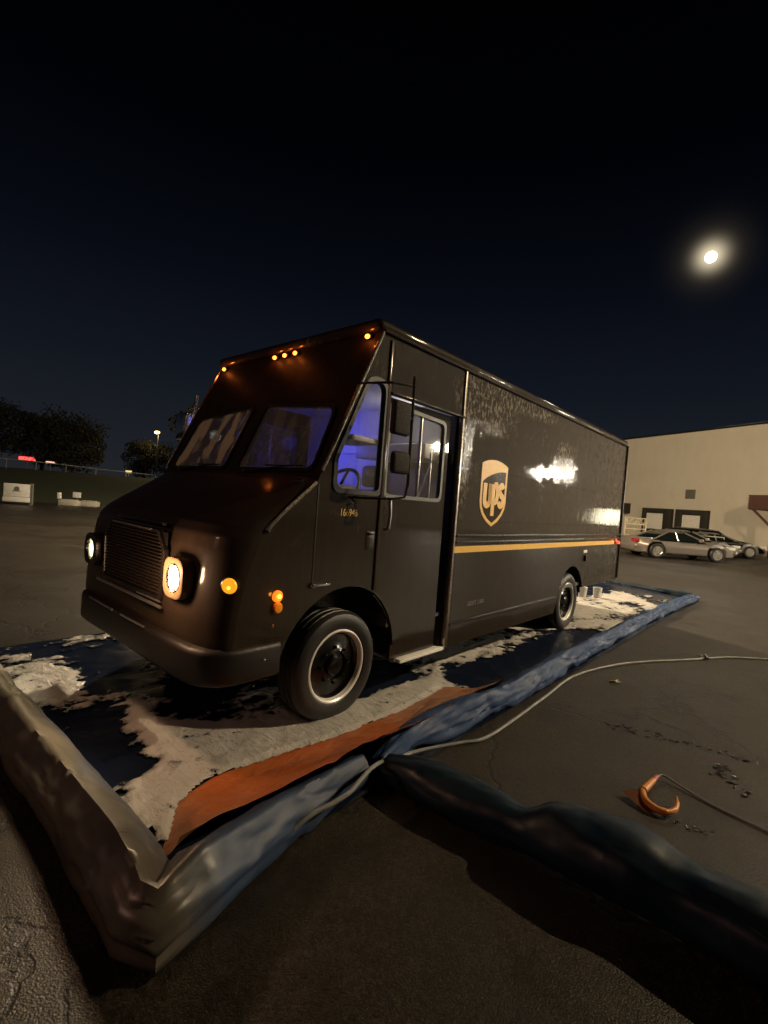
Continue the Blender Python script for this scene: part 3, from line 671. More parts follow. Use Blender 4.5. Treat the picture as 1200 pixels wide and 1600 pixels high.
# lamps
M_amb = emit('amber_marker_lens', (1, .26, .03), 6, (.6, .2, .02)); M_amb2 = emit('turn_lens', (1, .17, .01), 1.6, (.6, .2, .02)); M_ambdim = simple('amber_reflector', (.75, .30, .02), .25, bump=0)
M_ambglow = emit('amber_round_lens', (1, .42, .02), .9, (.8, .35, .02))
for y in (.12, .975, 1.12, 1.265, 2.12):
    b = MB(); P = b_+Vector((0, y, 0))+sl*(L-.035); b.box(P+Vector((-.026, -.032, -.018)), P+Vector((.0, .032, .014)), .008); o = b.done('clearance_lamp', M_trim, T)
    b = MB(); b.sphere(P+Vector((-.030, 0, -.004)), .019, (.8, 1.2, .9)); b.done('lamp_lens', M_amb, o)
Mt = basis((-.52, 0, .972), (1, 0, 0), (0, 0, 1)); Mt2 = basis((-.515, 0, .900), (1, 0, 0), (0, 0, 1))
b = MB(); b.lathe([(.036, -.005), (.036, .012), (.028, .022), (0, .026)], 28, Mt); o = b.done('turn_signal', M_amb2, T)
b = MB(); b.sphere((-.52, -.026, .974), .014, (1, .8, 1)); b.done('bulb_lens', M_amb, o)
b = MB(); b.lathe([(.036, -.005), (.036, .012), (.028, .022), (0, .026)], 28, Mt2); b.done('side_reflector', M_ambdim, T)
Mx = basis((-.835, .022, 1.058), Vector((.62, -.78, 0)).normalized(), (0, 0, 1))
b = MB(); b.lathe([(.045, -.02), (.045, .006), (.038, .016), (.0, .018)], 28, Mx); o = b.done('side_marker', M_ambglow, T)
b = MB(); b.lathe([(.052, -.02), (.052, .004), (.046, .008), (.045, -.02)], 28, Mx); b.done('marker_ring', M_trim, o)
b = MB(); b.sphere(Mx @ Vector((0, -.01, .018)), .010); b.done('bulb_lens', M_amb, o)
M_red = emit('red_lens', (1, .10, .03), 3, (.5, .03, .02)); 
b = MB(); b.box((6.27, -.02, 1.185), (6.50, .0, 1.245), .008); o = b.done('tail_marker', simple('red_reflector', (.4, .03, .02), .3), T)
b = MB(); b.sphere((6.46, -.026, 1.20), .022, (1, .6, 1)); b.done('lamp_lens', M_red, o)
b = MB(); b.sphere((6.30, -.022, 1.255), .014, (1, .6, 1)); b.done('lamp_lens', M_red, o)
# lights that the lamps give off, plus an added flare fill
lamp('headlight_beam', 'SPOT', (-1.02, .405, 1.05), 95, (1, .80, .52), T, .07, (-1, -.03, -.30), 130, .7)
lamp('headlight_beam', 'SPOT', (-1.02, W-.405, 1.05), 60, (1, .85, .55), T, .07, (-1, .03, -.30), 130, .7)
lamp('flare_fill', 'POINT', (-1.16, .44, 1.08), 15.0, (1, .58, .32), T, .05)  # added point light ahead of the lens, imitating headlight flare on the nose
for y, e in ((.12, .45), (.975, .35), (1.12, .35), (1.265, .35), (2.12, .45)): P = b_+Vector((-.062, y, -.005))+sl*(L-.035); lamp('marker_glow', 'POINT', P, e, (1, .20, .03), T, .012)
lamp('turn_glow', 'POINT', (-.52, -.062, .972), .16, (1, .30, .03), T, .012)
lamp('tail_glow', 'POINT', (6.45, -.09, 1.22), .15, (1, .1, .03), T, .03)
# lettering
text('fleet_number', '166946', .072, M_yellow, basis((-.045, -.003, 1.482), (1, 0, 0), (0, 0, 1)), T, .003, .80)
text('registration_text', 'USDOT 21800', .058, M_grey_txt, basis((1.72, -.003, .655), (1, 0, 0), (0, 0, 1)), T, .003, .9)
# shield
sx0, sx1, szt, szb = 1.80, 2.33, 2.10, 1.43
def U(x): return sx0+(sx1-sx0)*x
def Z(z): return szb+(szt-szb)*z
outer = [(U(0), Z(.925))]+[(U(k/10), Z(.925+.075*math.sin(math.pi*k/10)**.8)) for k in range(1, 10)]+[(U(1), Z(.925)), (U(1), Z(.36)), (U(.97), Z(.27)), (U(.88), Z(.17)), (U(.72), Z(.075)), (U(.5), Z(0)), (U(.28), Z(.075)), (U(.12), Z(.17)), (U(.03), Z(.27)), (U(0), Z(.36))]
inner = [(U(.065), Z(.66))]+[(U(.065+.87*(1-(1-k/12)**1.0)), Z(.66+.185*math.sin(math.pi/2*k/12)**.75)) for k in range(1, 13)]+[(U(.935), Z(.37)), (U(.905), Z(.29)), (U(.82), Z(.20)), (U(.69), Z(.12)), (U(.5), Z(.052)), (U(.31), Z(.12)), (U(.18), Z(.20)), (U(.095), Z(.29)), (U(.065), Z(.37))]
em = flat('emblem', [outer, inner], .004, M_yellow, near(-.0025), T)
flat('emblem_field', [inner], .003, simple('dark_brown_vinyl', (.018, .010, .005), .12), near(-.0016), em)
def stroke(pts, w=.030, y=-.0045):
    P = [Vector(p) for p in pts]; Lp = []; Rp = []
    for i, p in enumerate(P):
        t0 = (P[min(i+1, len(P)-1)]-P[max(i-1, 0)]).normalized(); n = Vector((-t0.y, t0.x)); Lp.append(p+n*w); Rp.append(p-n*w)
    return Lp, Rp
def letters():
    b = MB(); w = .034
    def st(pts):
        Lp, Rp = stroke(pts, w)
        for i in range(len(pts)-1):
            q = [Lp[i], Lp[i+1], Rp[i+1], Rp[i]]; b.bm.faces.new([b.bm.verts.new((p.x, -.0046, p.y)) for p in q])
    A = lambda cx, cz, rx, rz, a0, a1: [(cx+rx*math.cos(R(a0+(a1-a0)*k/14)), cz+rz*math.sin(R(a0+(a1-a0)*k/14))) for k in range(15)]
    st([(U(.17), Z(.64)), (U(.17), Z(.40))]+A(U(.265), Z(.40), U(.095)-U(0), .055, 180, 360)+[(U(.36), Z(.64))])
    st([(U(.36), Z(.64)), (U(.36), Z(.34))])
    st([(U(.49), Z(.16)), (U(.49), Z(.64))]); st([(U(.49), Z(.62))]+A(U(.565), Z(.50), U(.085)-U(0), .085, 110, -110)+[(U(.49), Z(.36))])
    st(A(U(.80), Z(.56), U(.075)-U(0), .045, 20, 200)+[(U(.80), Z(.475))]+A(U(.80), Z(.40), U(.085)-U(0), .052, 60, -170))
    b.done('emblem_letters', M_yellow, em, None)
letters()
# wheels
M_tyre = simple('tyre_rubber', (.010, .0095, .009), .40, scale=20, bump=.3); M_rim = simple('dark_wheel_paint', (.004, .004, .004), .18, bump=0); M_ring = simple('polished_rim', (.75, .74, .70), .35, .15, var=.1)
def wheel(x, y, sgn, parent, dual=False):
    Mx = Matrix.Translation((x, y, .395)) @ Matrix.Rotation(R(90)*sgn, 4, 'X')     # local +z -> outwards
    b = MB(); b.lathe([(0, -.045), (.10, -.045), (.105, -.03), (.15, -.055), (.22, -.06), (.242, -.03)], 48, Mx); w = b.done('wheel', M_rim, parent)
    b = MB(); b.lathe([(.236, -.035), (.245, -.008), (.256, .0), (.266, -.003), (.268, -.015), (.25, -.03)], 56, Mx, True); b.done('rim', M_ring, w)
    tp = [(.262, -.012), (.275, .004), (.31, .014), (.35, .012), (.375, .0), (.390, -.02), (.395, -.03), (.388, -.034), (.388, -.044), (.396, -.048), (.396, -.085), (.388, -.089), (.388, -.099), (.396, -.103), (.396, -.14), (.388, -.144), (.388, -.154), (.396, -.158), (.393, -.19), (.37, -.215), (.30, -.225), (.25, -.21)]
    b = MB(); b.lathe(tp, 72, Mx); b.done('tyre', M_tyre, w, 25)
    b = MB(); b.lathe([(.0, -.01), (.06, -.012), (.075, -.025), (.08, -.05)], 32, Mx)
    for k in range(8):
        a = 2*math.pi*k/8; b.lathe([(0, -.018), (.009, -.02), (.011, -.05)], 8, Mx @ Matrix.Translation((.13*math.cos(a), .13*math.sin(a), 0)))
    b.done('hub_cap', M_rim, w)
    if dual:
        b = MB(); b.lathe([(r, h-.25) for r, h in tp], 48, Mx); b.done('inner_tyre', M_tyre, w)
wheel(AX, .045, 1, T); wheel(AX, W-.045, -1, T); wheel(RX, .045, 1, T, True); wheel(RX, W-.045, -1, T, True)
# mud flap, underbody
b = MB(); b.box((-.5, .75, .36), (6.4, .87, .52)); b.box((-.5, W-.87, .36), (6.4, W-.75, .52)); b.tube([(AX, .2, .40), (AX, W-.2, .40)], .06, 10); b.tube([(RX, .2, .40), (RX, W-.2, .40)], .075, 10); b.sphere((RX, W/2, .40), .17)
b.box((-.6, .4, .45), (.6, W-.4, .60)); b.box((2.0, .2, .30), (2.9, .7, .52), .03); b.done('chassis', M_black, T)
b = MB(); b.box((-.62, .05, 1.0), (.62, W-.05, 1.03)); b.box((.60, .05, .60), (.62, W-.05, 1.0)); b.box((.62, .05, .60), (1.40, W-.05, .63)); b.box((1.40, .04, .60), (6.54, W-.04, .64)); b.done('floor', M_intgrey, T)
# cab interior
b = MB(); b.box((-.20, .06, 1.30), (.32, W-.06, 1.62), .06); b.box((-.32, .08, 1.60), (.20, W-.08, 1.70), .03); b.done('dashboard', M_intgrey, T)
b = MB(); b.box((1.44, .98, .64), (1.47, W-.04, 2.83)); bk = b.done('bulkhead', M_intwhite, T)
b = MB(); b.box((1.43, .04, .64), (1.47, .978, 2.83)); b.box((1.41, .10, .66), (1.43, .14, 2.5)); b.box((1.41, .88, .66), (1.43, .92, 2.5)); b.done('bulkhead_dark_door', M_intgrey, bk)  # dark grey puts the darkness behind the door window into this half's colour
b = MB(); b.box((1.415, 1.0, 2.10), (1.439, W-.06, 2.13)); b.done('ledge', M_intwhite, bk)
b = MB(); b.box((.27, .06, 2.55), (1.44, W-.06, 2.58)); b.done('cab_ceiling', M_intwhite, T)
b = MB(); b.box((1.0, .10, 2.0), (1.40, .95, 2.13), .01); b.done('cab_shelf', M_white, T)
b = MB(); b.box((.45, .35, .95), (.95, .85, 1.08), .04, 3); b.box((.88, .36, 1.06), (1.02, .84, 1.70), .05, 3); b.box((.88, .46, 1.72), (.98, .74, 1.92), .04, 3); b.box((.6, .5, .63), (.8, .7, .96)); b.done('driver_seat', M_seat, T)
b = MB(); S = Matrix.Translation((.40, .52, 1.66)) @ Matrix.Rotation(R(-58), 4, 'Y'); ring = [S @ Vector((.22*math.cos(2*math.pi*k/36), .22*math.sin(2*math.pi*k/36), 0)) for k in range(37)]
b.tube(ring, .015, 8, False); b.tube([S @ Vector((-.21, 0, 0)), S @ Vector((.21, 0, 0))], .012, 6); b.tube([S @ Vector((0, -.21, 0)), S @ Vector((0, 0, 0))], .012, 6); b.tube([S @ Vector((0, 0, 0)), (.16, .52, 1.52)], .025, 8); b.done('steering_wheel', M_black, T)
b = MB(); b.box((.05, .03, 2.02), (.36, .36, 2.06), .01); b.done('visor', M_intwhite, T)
b = MB(); b.box((-.06, .12, 1.70), (.02, .20, 1.78), .008); b.done('dash_box', M_white, T)
M_led = emit('blue_violet_strip', (.22, .20, 1), 5)
b = MB(); b.box((.83, 1.2, 2.535), (.87, 1.9, 2.549)); b.done('cab_light_strip', M_led, T)
lamp('cab_light', 'POINT', (.80, 1.75, 2.15), 15.0, (.10, .10, 1), T, .08)
lamp('cab_fill', 'POINT', (1.18, .50, 2.33), 2.5, (1, .92, .75), T, .08)  # added neutral light to brighten the cab interior
# mirrors
mr = MB(); mr.tube([(.02, .0, 2.405), (.16, -.22, 2.42), (.33, -.25, 2.43)], .009, 8); mr.tube([(.35, -.25, 2.50), (.365, -.25, 1.72)], .011, 8); mr.tube([(.365, -.25, 1.75), (.34, -.25, 1.645), (.25, -.22, 1.625), (.05, -.01, 1.615)], .010, 8); mr.tube([(.05, 0, 1.615), (.1, .0, 1.58), (.02, 0, 1.56)], .008, 6)
arm = mr.done('mirror_arm', M_trim, T)
b = MB(); b.box((.125, -.29, 2.065), (.305, -.235, 2.295), .022, 3); b.box((.145, -.29, 1.80), (.335, -.24, 1.955), .03, 3); b.tube([(.3, -.25, 2.2), (.36, -.25, 2.2)], .010, 8); b.tube([(.3, -.25, 1.87), (.365, -.25, 1.87)], .010, 8); b.done('mirror_head', M_matte, arm)
b = MB(); b.tube([(.02, W, 2.40), (.10, W+.25, 2.42), (.16, W+.26, 2.54)], .010, 8); b.tube([(.15, W+.26, 2.56), (.11, W+.26, 2.20)], .012, 8); b.tube([(.11, W+.26, 2.22), (.0, W, 2.0)], .010, 8); b.box((.0, W+.22, 2.08), (.12, W+.40, 2.36), .02, 2)
b.done('mirror_arm', M_chrome, T)

# small cups behind the rear wheel
for i, (x, y, r) in enumerate(((7.35, .80, .085), (7.60, .60, .085))):
    c = root('cup', x, y); tag(c, ('nearer', 'farther')[i]+' of two small white tubs behind the rear wheel', 'tub', 'white tubs on the mat')
    b = MB(); b.lathe([(0, .012), (r*.8, .012), (r, .20), (r*1.05, .205), (r*.95, .2), (r*.75, .03), (0, .03)], 20, Matrix.Translation((0, 0, .02))); b.done('tub', M_white, c)

# ================================================================ WAREHOUSE
WA = Vector((19.43, 40.1)); wd = Vector((.3368, -.9416)); WRZ = math.atan2(wd.y, wd.x)
wh = empty('warehouse', (WA.x, WA.y, 0), WRZ); tag(wh, 'long pale flat roofed warehouse with loading docks beyond the parked cars', 'building')
# local x runs along the wall towards the camera side; the lot is on local -y
t = NT('painted_block'); sp_ = t.n('ShaderNodeTexBrick'); mp = t.n('ShaderNodeMapping'); mp.inputs['Rotation'].default_value = (R(90), 0, 0); t.l(t.tc.outputs['Object'], mp.inputs[0]); t.l(mp.outputs[0], sp_.inputs['Vector'])
sp_.inputs['Scale'].default_value = 1; sp_.inputs['Brick Width'].default_value = .4; sp_.inputs['Row Height'].default_value = .2; sp_.inputs['Mortar Size'].default_value = .008
n = t.noise(.6, 6, rough=.6); n2 = t.noise(1, 5, t.map((1.2, 1.2, .5)))
col = t.mix(n, (.47, .43, .36), (.54, .50, .42)); col = t.mix(t.math('MULTIPLY', t.ramp(n2, [(.45, 0), (.9, 1)]), .35), col, (.34, .30, .25))
t.set(col, .85); t.bump(sp_.outputs['Fac'], -.2, .01); M_block = t.m
M_shelter = simple('dock_shelter_foam', (.018, .015, .011), .8); M_dockdoor = simple('dock_door_paint', (.62, .60, .55), .6); M_vent = simple('louvre_paint', (.12, .11, .09), .6); M_rust = simple('dark_red_wood', (.07, .028, .018), .7)
Y0 = 0; HT = 8.12
b = MB(); b.box((-.1, Y0, 0), (60, 25, HT)); b.done('wall', M_block, wh)
b = MB(); b.box((-.15, -.05, HT), (60.1, 25, HT+.13), .02); b.done('roof_edge', M_trim, wh)
for x0, x1, ix0, ix1 in ((2.53, 5.05, 2.92, 4.40), (5.39, 7.80, 5.92, 7.30)):
    b = MB(); b.box((x0, -.3, 1.0), (ix0, -.002, 2.60), .03); b.box((ix1, -.3, 1.0), (x1, -.002, 2.60), .03); b.box((ix0, -.3, 2.22), (ix1, -.002, 2.60), .03); d = b.done('dock_shelter', M_shelter, wh)
    b = MB(); b.box((ix0, -.22, 1.05), (ix1, -.02, 2.21))
    for k in range(4): b.box((ix0, -.232, 1.32+k*.25), (ix1, -.22, 1.335+k*.25))
    b.done('dock_door', M_dockdoor, d)
    b = MB(); b.box((x0+.2, -.6, .70), (x1-.2, -.02, 1.0), .03); b.done('dock_bumper', M_black, d)
b = MB(); b.box((5.85, -.05, 3.38), (6.60, -.002, 4.04), .02)
for k in range(7): b.box((5.90, -.07, 3.44+k*.085), (6.55, -.05, 3.47+k*.085))
b.done('wall_vent', M_vent, wh)
b = MB(); b.box((.4, -.6, 2.1), (1.15, -.002, 2.9), .02); b.done('corner_box', M_shelter, wh)
# side porch at the right
po = empty('porch_landing', (WA.x+wd.x*12.1, WA.y+wd.y*12.1, 0), WRZ); tag(po, 'dark red brown timber landing on posts against the warehouse wall', 'landing')
b = MB(); b.box((-.45, -2.2, 2.72), (3.5, -.01, 3.55), .03)
for k in range(7): b.box((-.47, -2.22, 2.78+k*.12), (3.5, -2.2, 2.86+k*.12))
b.done('deck', M_rust, po)
for xp in (.75, 3.1): b = MB(); b.box((xp, -2.1, 0), (xp+.2, -1.9, 2.75)); b.done('post', M_rust, po)
b = MB(); b.tube([(-.3, -2.0, 2.75), (.78, -2.0, 1.75)], .07, 6); b.done('brace', M_rust, po)
# lit wall packs and a lit window further along the same wall (they mirror in the truck)
SP1, SP2, SP3 = 23.3, 30.7, 18.4
M_pack = emit('wall_lamp_lens', (1, .93, .78), 70); M_win = emit('lit_window', (1, .90, .62), 16)
def wallpack(s, z, label, e, w=.5):
    o = empty('wall_lamp', (WA.x+wd.x*s, WA.y+wd.y*s, z), WRZ); tag(o, label, 'lamp', 'wall lamps on the warehouse')
    b = MB(); b.box((-w/2-.05, -.30, -.2), (w/2+.05, -.001, .25), .04); b.done('lamp_body', M_trim, o)
    b = MB(); b.box((-w/2, -.34, -.14), (w/2, -.30, .16), .02); b.done('lamp_lens', M_pack, o)
    lamp('wall_lamp_light', 'SPOT', (0, -.5, 0), e, (1, .88, .68), o, .25, (0, -1, -.12), 150, .5)
wallpack(SP1, 4.25, 'wide bright wall lamp over the yard', 1500, 1.3); wallpack(SP2, 5.6, 'small bright wall lamp high on the wall', 3500, .6)
yl2 = empty('fill_lamp', (-13, -3.5, 0)); tag(yl2, 'added dim amber fill lamp, unseen behind the camera', 'lamp post')  # unseen lamp added to fill the truck front with light
M_steel0 = simple('lamp_steel', (.2, .2, .2), .5, .6)
b = MB(); b.tube([(0, 0, 0), (0, 0, 7)], [.1, .06], 12); b.done('pole', M_steel0, yl2)
b = MB(); b.sphere((0, 0, 7.1), .22, (1, 1, .8)); b.done('lamp_globe', emit('fill_globe', (1, .55, .3), 12), yl2)
lamp('fill_light', 'POINT', (.3, .3, 6.8), 800, (1, .52, .36), yl2, .25)
wl = empty('lit_shopfront', (WA.x+wd.x*SP3, WA.y+wd.y*SP3, 0), WRZ); tag(wl, 'row of lit windows low on the warehouse wall', 'window')
b = MB()
for k, (xa, xb, za, zb) in enumerate(((.0, .22, 1.4, 2.1), (.34, .62, 1.15, 2.2), (.72, .86, 1.5, 2.0), (1.0, 1.5, 1.15, 2.15), (1.62, 1.75, 1.3, 1.9))): b.box((xa, -.05, za), (xb, -.01, zb))
b.done('window_pane', M_win, wl)
b = MB(); b.box((-.1, -.06, 1.05), (1.86, -.002, 1.13)); b.done('window_sill', M_trim, wl)
b = MB(); b.box((-.1, -.06, 2.22), (1.86, -.002, 2.3)); b.done('window_head', M_trim, wl)
# tall yard lamp, outside the frame to the right
yl = empty('yard_lamp', (14.0, 4.0, 0)); tag(yl, 'tall steel yard lamp standing between the truck and the warehouse', 'lamp post')
M_steel = simple('grey_steel', (.2, .2, .2), .5, .6)
b = MB(); b.tube([(0, 0, 0), (0, 0, 9.9)], [.12, .07], 12); b.tube([(0, 0, 9.8), (-.3, .5, 9.95)], .04, 8); b.done('pole', M_steel, yl)
b = MB(); b.box((-.55, .35, 9.88), (-.05, .95, 10.02), .04); b.done('lamp_head', M_steel, yl)
b = MB(); b.box((-.50, .40, 9.865), (-.10, .90, 9.878)); b.done('lamp_lens', emit('yard_lamp_lens', (1, .86, .62), 60), yl)
lamp('yard_light', 'SPOT', (-.3, .65, 9.8), 11500, (1, .76, .46), yl, .12, (-.25, .75, -1), 150, .6)

yl3 = empty('yard_lamp', (-1.0, 18.0, 0)); tag(yl3, 'added steel fill lamp hidden behind the truck to light the warehouse', 'lamp post')  # added lamp, hidden by the truck, to brighten the warehouse wall
b = MB(); b.tube([(0, 0, 0), (0, 0, 7.3)], [.11, .07], 12); b.done('pole', M_steel, yl3)
b = MB(); b.box((-.25, -.25, 7.3), (.25, .25, 7.42), .04); b.done('lamp_head', M_steel, yl3)
b = MB(); b.box((-.2, -.2, 7.285), (.2, .2, 7.298)); b.done('lamp_lens', emit('fill_lamp_lens_warm', (1, .80, .55), 60), yl3)
lamp('yard_light', 'POINT', (0, 0, 7.1), 33000, (1, .78, .50), yl3, .15)

# fence: pale gate and low railing
M_fence = simple('pale_fence_paint', (.42, .37, .26), .6); M_fence2 = simple('grey_rail_paint', (.38, .37, .33), .6)
fg = empty('lattice_gate', (12.95, 26.0, 0), R(-2)); tag(fg, 'pale cream lattice gate standing behind the mat and beside the truck', 'gate')
b = MB(); b.box((0, -.03, .15), (.06, .03, 1.75)); b.box((1.1, -.03, .15), (1.16, .03, 1.70))
for z in (.4, .75, 1.1, 1.35, 1.68): b.box((.06, -.02, z), (1.1, .02, z+.045))
b.done('gate_frame', M_fence, fg)
b = MB()
for k in range(7): b.tube([(.06+k*.15, .0, .42), (.16+k*.15, 0, 1.68)], .012, 6)
for k in range(5): b.tube([(.06+k*.23, .01, 1.37), (.17+k*.23, .01, 1.68)], .014, 6); b.tube([(.17+k*.23, .01, 1.68), (.28+k*.23, .01, 1.37)], .014, 6)
b.done('lattice', M_fence, fg)
rl = empty('yard_railing', (14.3, 26.6, 0), R(-6)); tag(rl, 'low pale metal railing behind the silver cars', 'railing')
b = MB(); b.tube([(0, 0, 1.02), (4.2, 0, 1.02)], .025, 8); b.tube([(0, 0, .6), (4.2, 0, .6)], .02, 8)
b.done('rail', M_fence2, rl)
for k in range(5): b = MB(); b.tube([(k*1.05, 0, 0), (k*1.05, 0, 1.04)], .025, 8); b.done('post', M_fence2, rl)
b = MB()
for k in range(34): b.tube([(.12+k*.12, 0, .1), (.12+k*.12, 0, 1.0)], .008, 4)
b.done('mesh_panel', M_fence2, rl)
bp = simple('dry_weeds', (.10, .09, .05), .9)
b = MB()
for k in range(260):
    x = random.uniform(0, 1.5); y = random.uniform(-.25, .25); h_ = random.uniform(.2, .62); dx = random.gauss(0, .14); dy = random.gauss(0, .1)
    P = [b.bm.verts.new(p) for p in ((x, y, 0), (x+.03, y, 0), (x+dx, y+dy, h_))]; b.bm.faces.new(P)
o = b.done('dry_weeds', bp, None, None); o.location = (12.2, 24.0, 0); tag(o, 'clump of dry weeds at the foot of the lattice gate', 'weeds', kind='stuff')

# ================================================================ CARS
M_cglass = NT('car_window_glass').set((.006, .009, .008), .06).m
M_lampc = simple('car_lamp_glass', (.75, .75, .7), .12, .3, bump=0)
M_tail = simple('car_tail_glass', (.25, .02, .015), .2)
M_alloy = simple('alloy_wheel', (.5, .49, .46), .3, .7)
def car(label, paintcol, loc, rz, L=4.8, H=1.40, Wd=1.78, suv=False, group='cars parked by the warehouse'):
    """car pointing along local +x"""
    r = empty('parked_car', loc, rz); tag(r, label, 'car', group)
    t = NT('car_paint'); t.set(t.mix(t.noise(3), tuple(c*.9 for c in paintcol), paintcol), .3, .55 if sum(paintcol) > .5 else .2, coat=.8); P = t.m
    hl = L/2; fx = hl-.95; rx = -hl+1.0; wr = .33; bh = max(.83, H*.61)
    # lower body: side outline with wheel openings, lofted across the width with tumblehome
    top = [(-hl, .60), (-hl+.04, bh-.02), (-hl+.35, bh+.03), (-hl+1.05, bh+.03), (0, bh-.02), (hl-1.35, bh-.03), (hl-.5, bh-.14), (hl-.1, bh-.26), (hl, .50)]
    if suv: top = [(-hl, .6), (-hl+.03, bh), (-hl+.3, bh+.06), (0, bh+.04), (hl-1.1, bh+.02), (hl-.3, bh-.08), (hl-.02, bh-.25), (hl, .5)]
    bot = [(hl-.03, .30), (hl-.15, .20), (fx+wr+.06, .20)]+arc(fx, .33, wr+.06, -15, 195, 12)+[(fx-wr-.06, .20), (rx+wr+.06, .20)]+arc(rx, .33, wr+.06, -15, 195, 12)+[(rx-wr-.06, .20), (-hl+.12, .22), (-hl+.01, .34)]
    Mx = basis((0, 0, 0), (1, 0, 0), (0, 0, 1))
    me = flat('body', [top+bot], Wd-.16, P, Mx, r, .09, 45)
    # pinch the ends in plan
    for v_ in me.data.vertices:
        e = abs(v_.co.x)/hl; v_.co.y *= 1-.16*max(0, (e-.72)/.28)**2-(.05 if v_.co.z > bh-.12 else 0)
    # greenhouse
    if suv: g0, g1, c0, c1 = -hl+.12, hl-1.35, -hl+.55, hl-2.1
    else: g0, g1, c0, c1 = -hl+.75, hl-1.45, -hl+1.55, hl-2.35
    z0 = bh-.05; z1 = H
    ws, wt = Wd/2-.07, Wd/2-.27
    def slab(name, x0, x1, c0, c1, za, zb, ws, wt, mat, par, n=1):
        v = [(x0, -ws, za), (x1, -ws, za), (x1, ws, za), (x0, ws, za), (c0, -wt, zb), (c1, -wt, zb), (c1, wt, zb), (c0, wt, zb)]
        bm = bmesh.new(); V = [bm.verts.new(p) for p in v]
        for q in ((0, 1, 5, 4), (1, 2, 6, 5), (2, 3, 7, 6), (3, 0, 4, 7), (4, 5, 6, 7), (3, 2, 1, 0)): bm.faces.new([V[k] for k in q])
        bmesh.ops.bevel(bm, geom=bm.edges[:], offset=.05, segments=3, affect='EDGES')
        me = bpy.data.meshes.new(name); bm.to_mesh(me); bm.free(); return link(name, me, mat, par)
    gl = slab('windows', g0, g1, c0, c1, z0, z1-.045, ws, wt, M_cglass, r)
    sr = slab('roof', c0+.0, c1-.02, c0+.10, c1-.14, z1-.085, z1+.005, wt+.035, wt-.10, P, r)
    b = MB()
    for s in (-1, 1):
        for (xa, xb) in ((g0+.03, c0+.02), (g1-.03, c1-.02)): b.tube([(xa, s*(ws-.01), z0+.03), (xb, s*(wt+.0), z1-.05)], .035, 6)
        xm = (c0+c1)/2-.02; b.tube([(xm, s*(ws+.005), z0+.03), (xm-.03, s*(wt+.012), z1-.05)], .03, 6)
    b.done('pillar', P, r)
    for x in (fx, rx):
        for s in (-1, 1):
            Mw = Matrix.Translation((x, s*(Wd/2-.10), wr)) @ Matrix.Rotation(R(90)*(-s), 4, 'X')
            b = MB(); b.lathe([(0, .06), (.05, .06), (.07, .04), (.19, .03), (.215, .07), (.225, .07), (.225, -.1)], 24, Mw)
            for k in range(6):
                a = 2*math.pi*k/6; b.box((.05, -.02, .045), (.20, .02, .075), .005, 1, Mw @ Matrix.Rotation(a, 4, 'Z'))
            w = b.done('wheel', M_alloy, r)
            b = MB(); b.lathe([(.22, .07), (.26, .085), (.31, .075), (wr, .04), (wr, -.12), (.29, -.14)], 28, Mw); b.done('tyre', M_tyre, w)
    for s in (-1, 1):
        b = MB(); b.box((hl-.30, s*.56-.18, bh-.27), (hl-.035, s*.56+.18, bh-.13), .04, 2); b.done('headlight', M_lampc, r)
        b = MB(); b.box((-hl-.005, s*.62-.18, bh-.18), (-hl+.2, s*.62+.17, bh-.03), .03, 2); b.done('tail_light', M_tail, r)
        b = MB(); b.box((g1-.42, s*(ws+.09)-.09, z0+.05), (g1-.28, s*(ws+.09)+.09, z0+.19), .03, 2); b.done('wing_mirror', P, r)
    b = MB(); b.box((hl-.04, -.4, bh-.30), (hl+.005, .4, bh-.17), .02); b.done('grille', M_black, r)
    b = MB(); b.box((hl-.02, -.25, .36), (hl+.015, .25, .47), .005); b.done('number_plate', M_white, r)
    b = MB(); b.box((-hl-.01, -.82, .42), (-hl+.1, .82, .56), .03); b.done('bumper_strip', P, r)
    b = MB(); b.box((hl-.1, -.78, .40), (hl+.012, .78, .50), .03); b.done('bumper_strip', P, r)
    return r
SIL = (.26, .23, .205)
car('silver sedan side on, nearest of the parked cars', SIL, (13.4, 22.1, 0), R(3), 4.7, 1.24)
car('silver sedan whose nose shows just beyond the nearest sedan', (.28, .26, .24), (15.6, 25.0, 0), R(-3), 4.8, 1.27)
car('dark hatchback parked behind the two silver sedans', (.02, .022, .022), (19.6, 29.2, 0), R(-3), 4.6, 1.38, suv=True)
car('grey car with bright front end at the right edge', (.2, .19, .18), (18.5, 26.9, 0), R(-3), 4.6, 1.22)

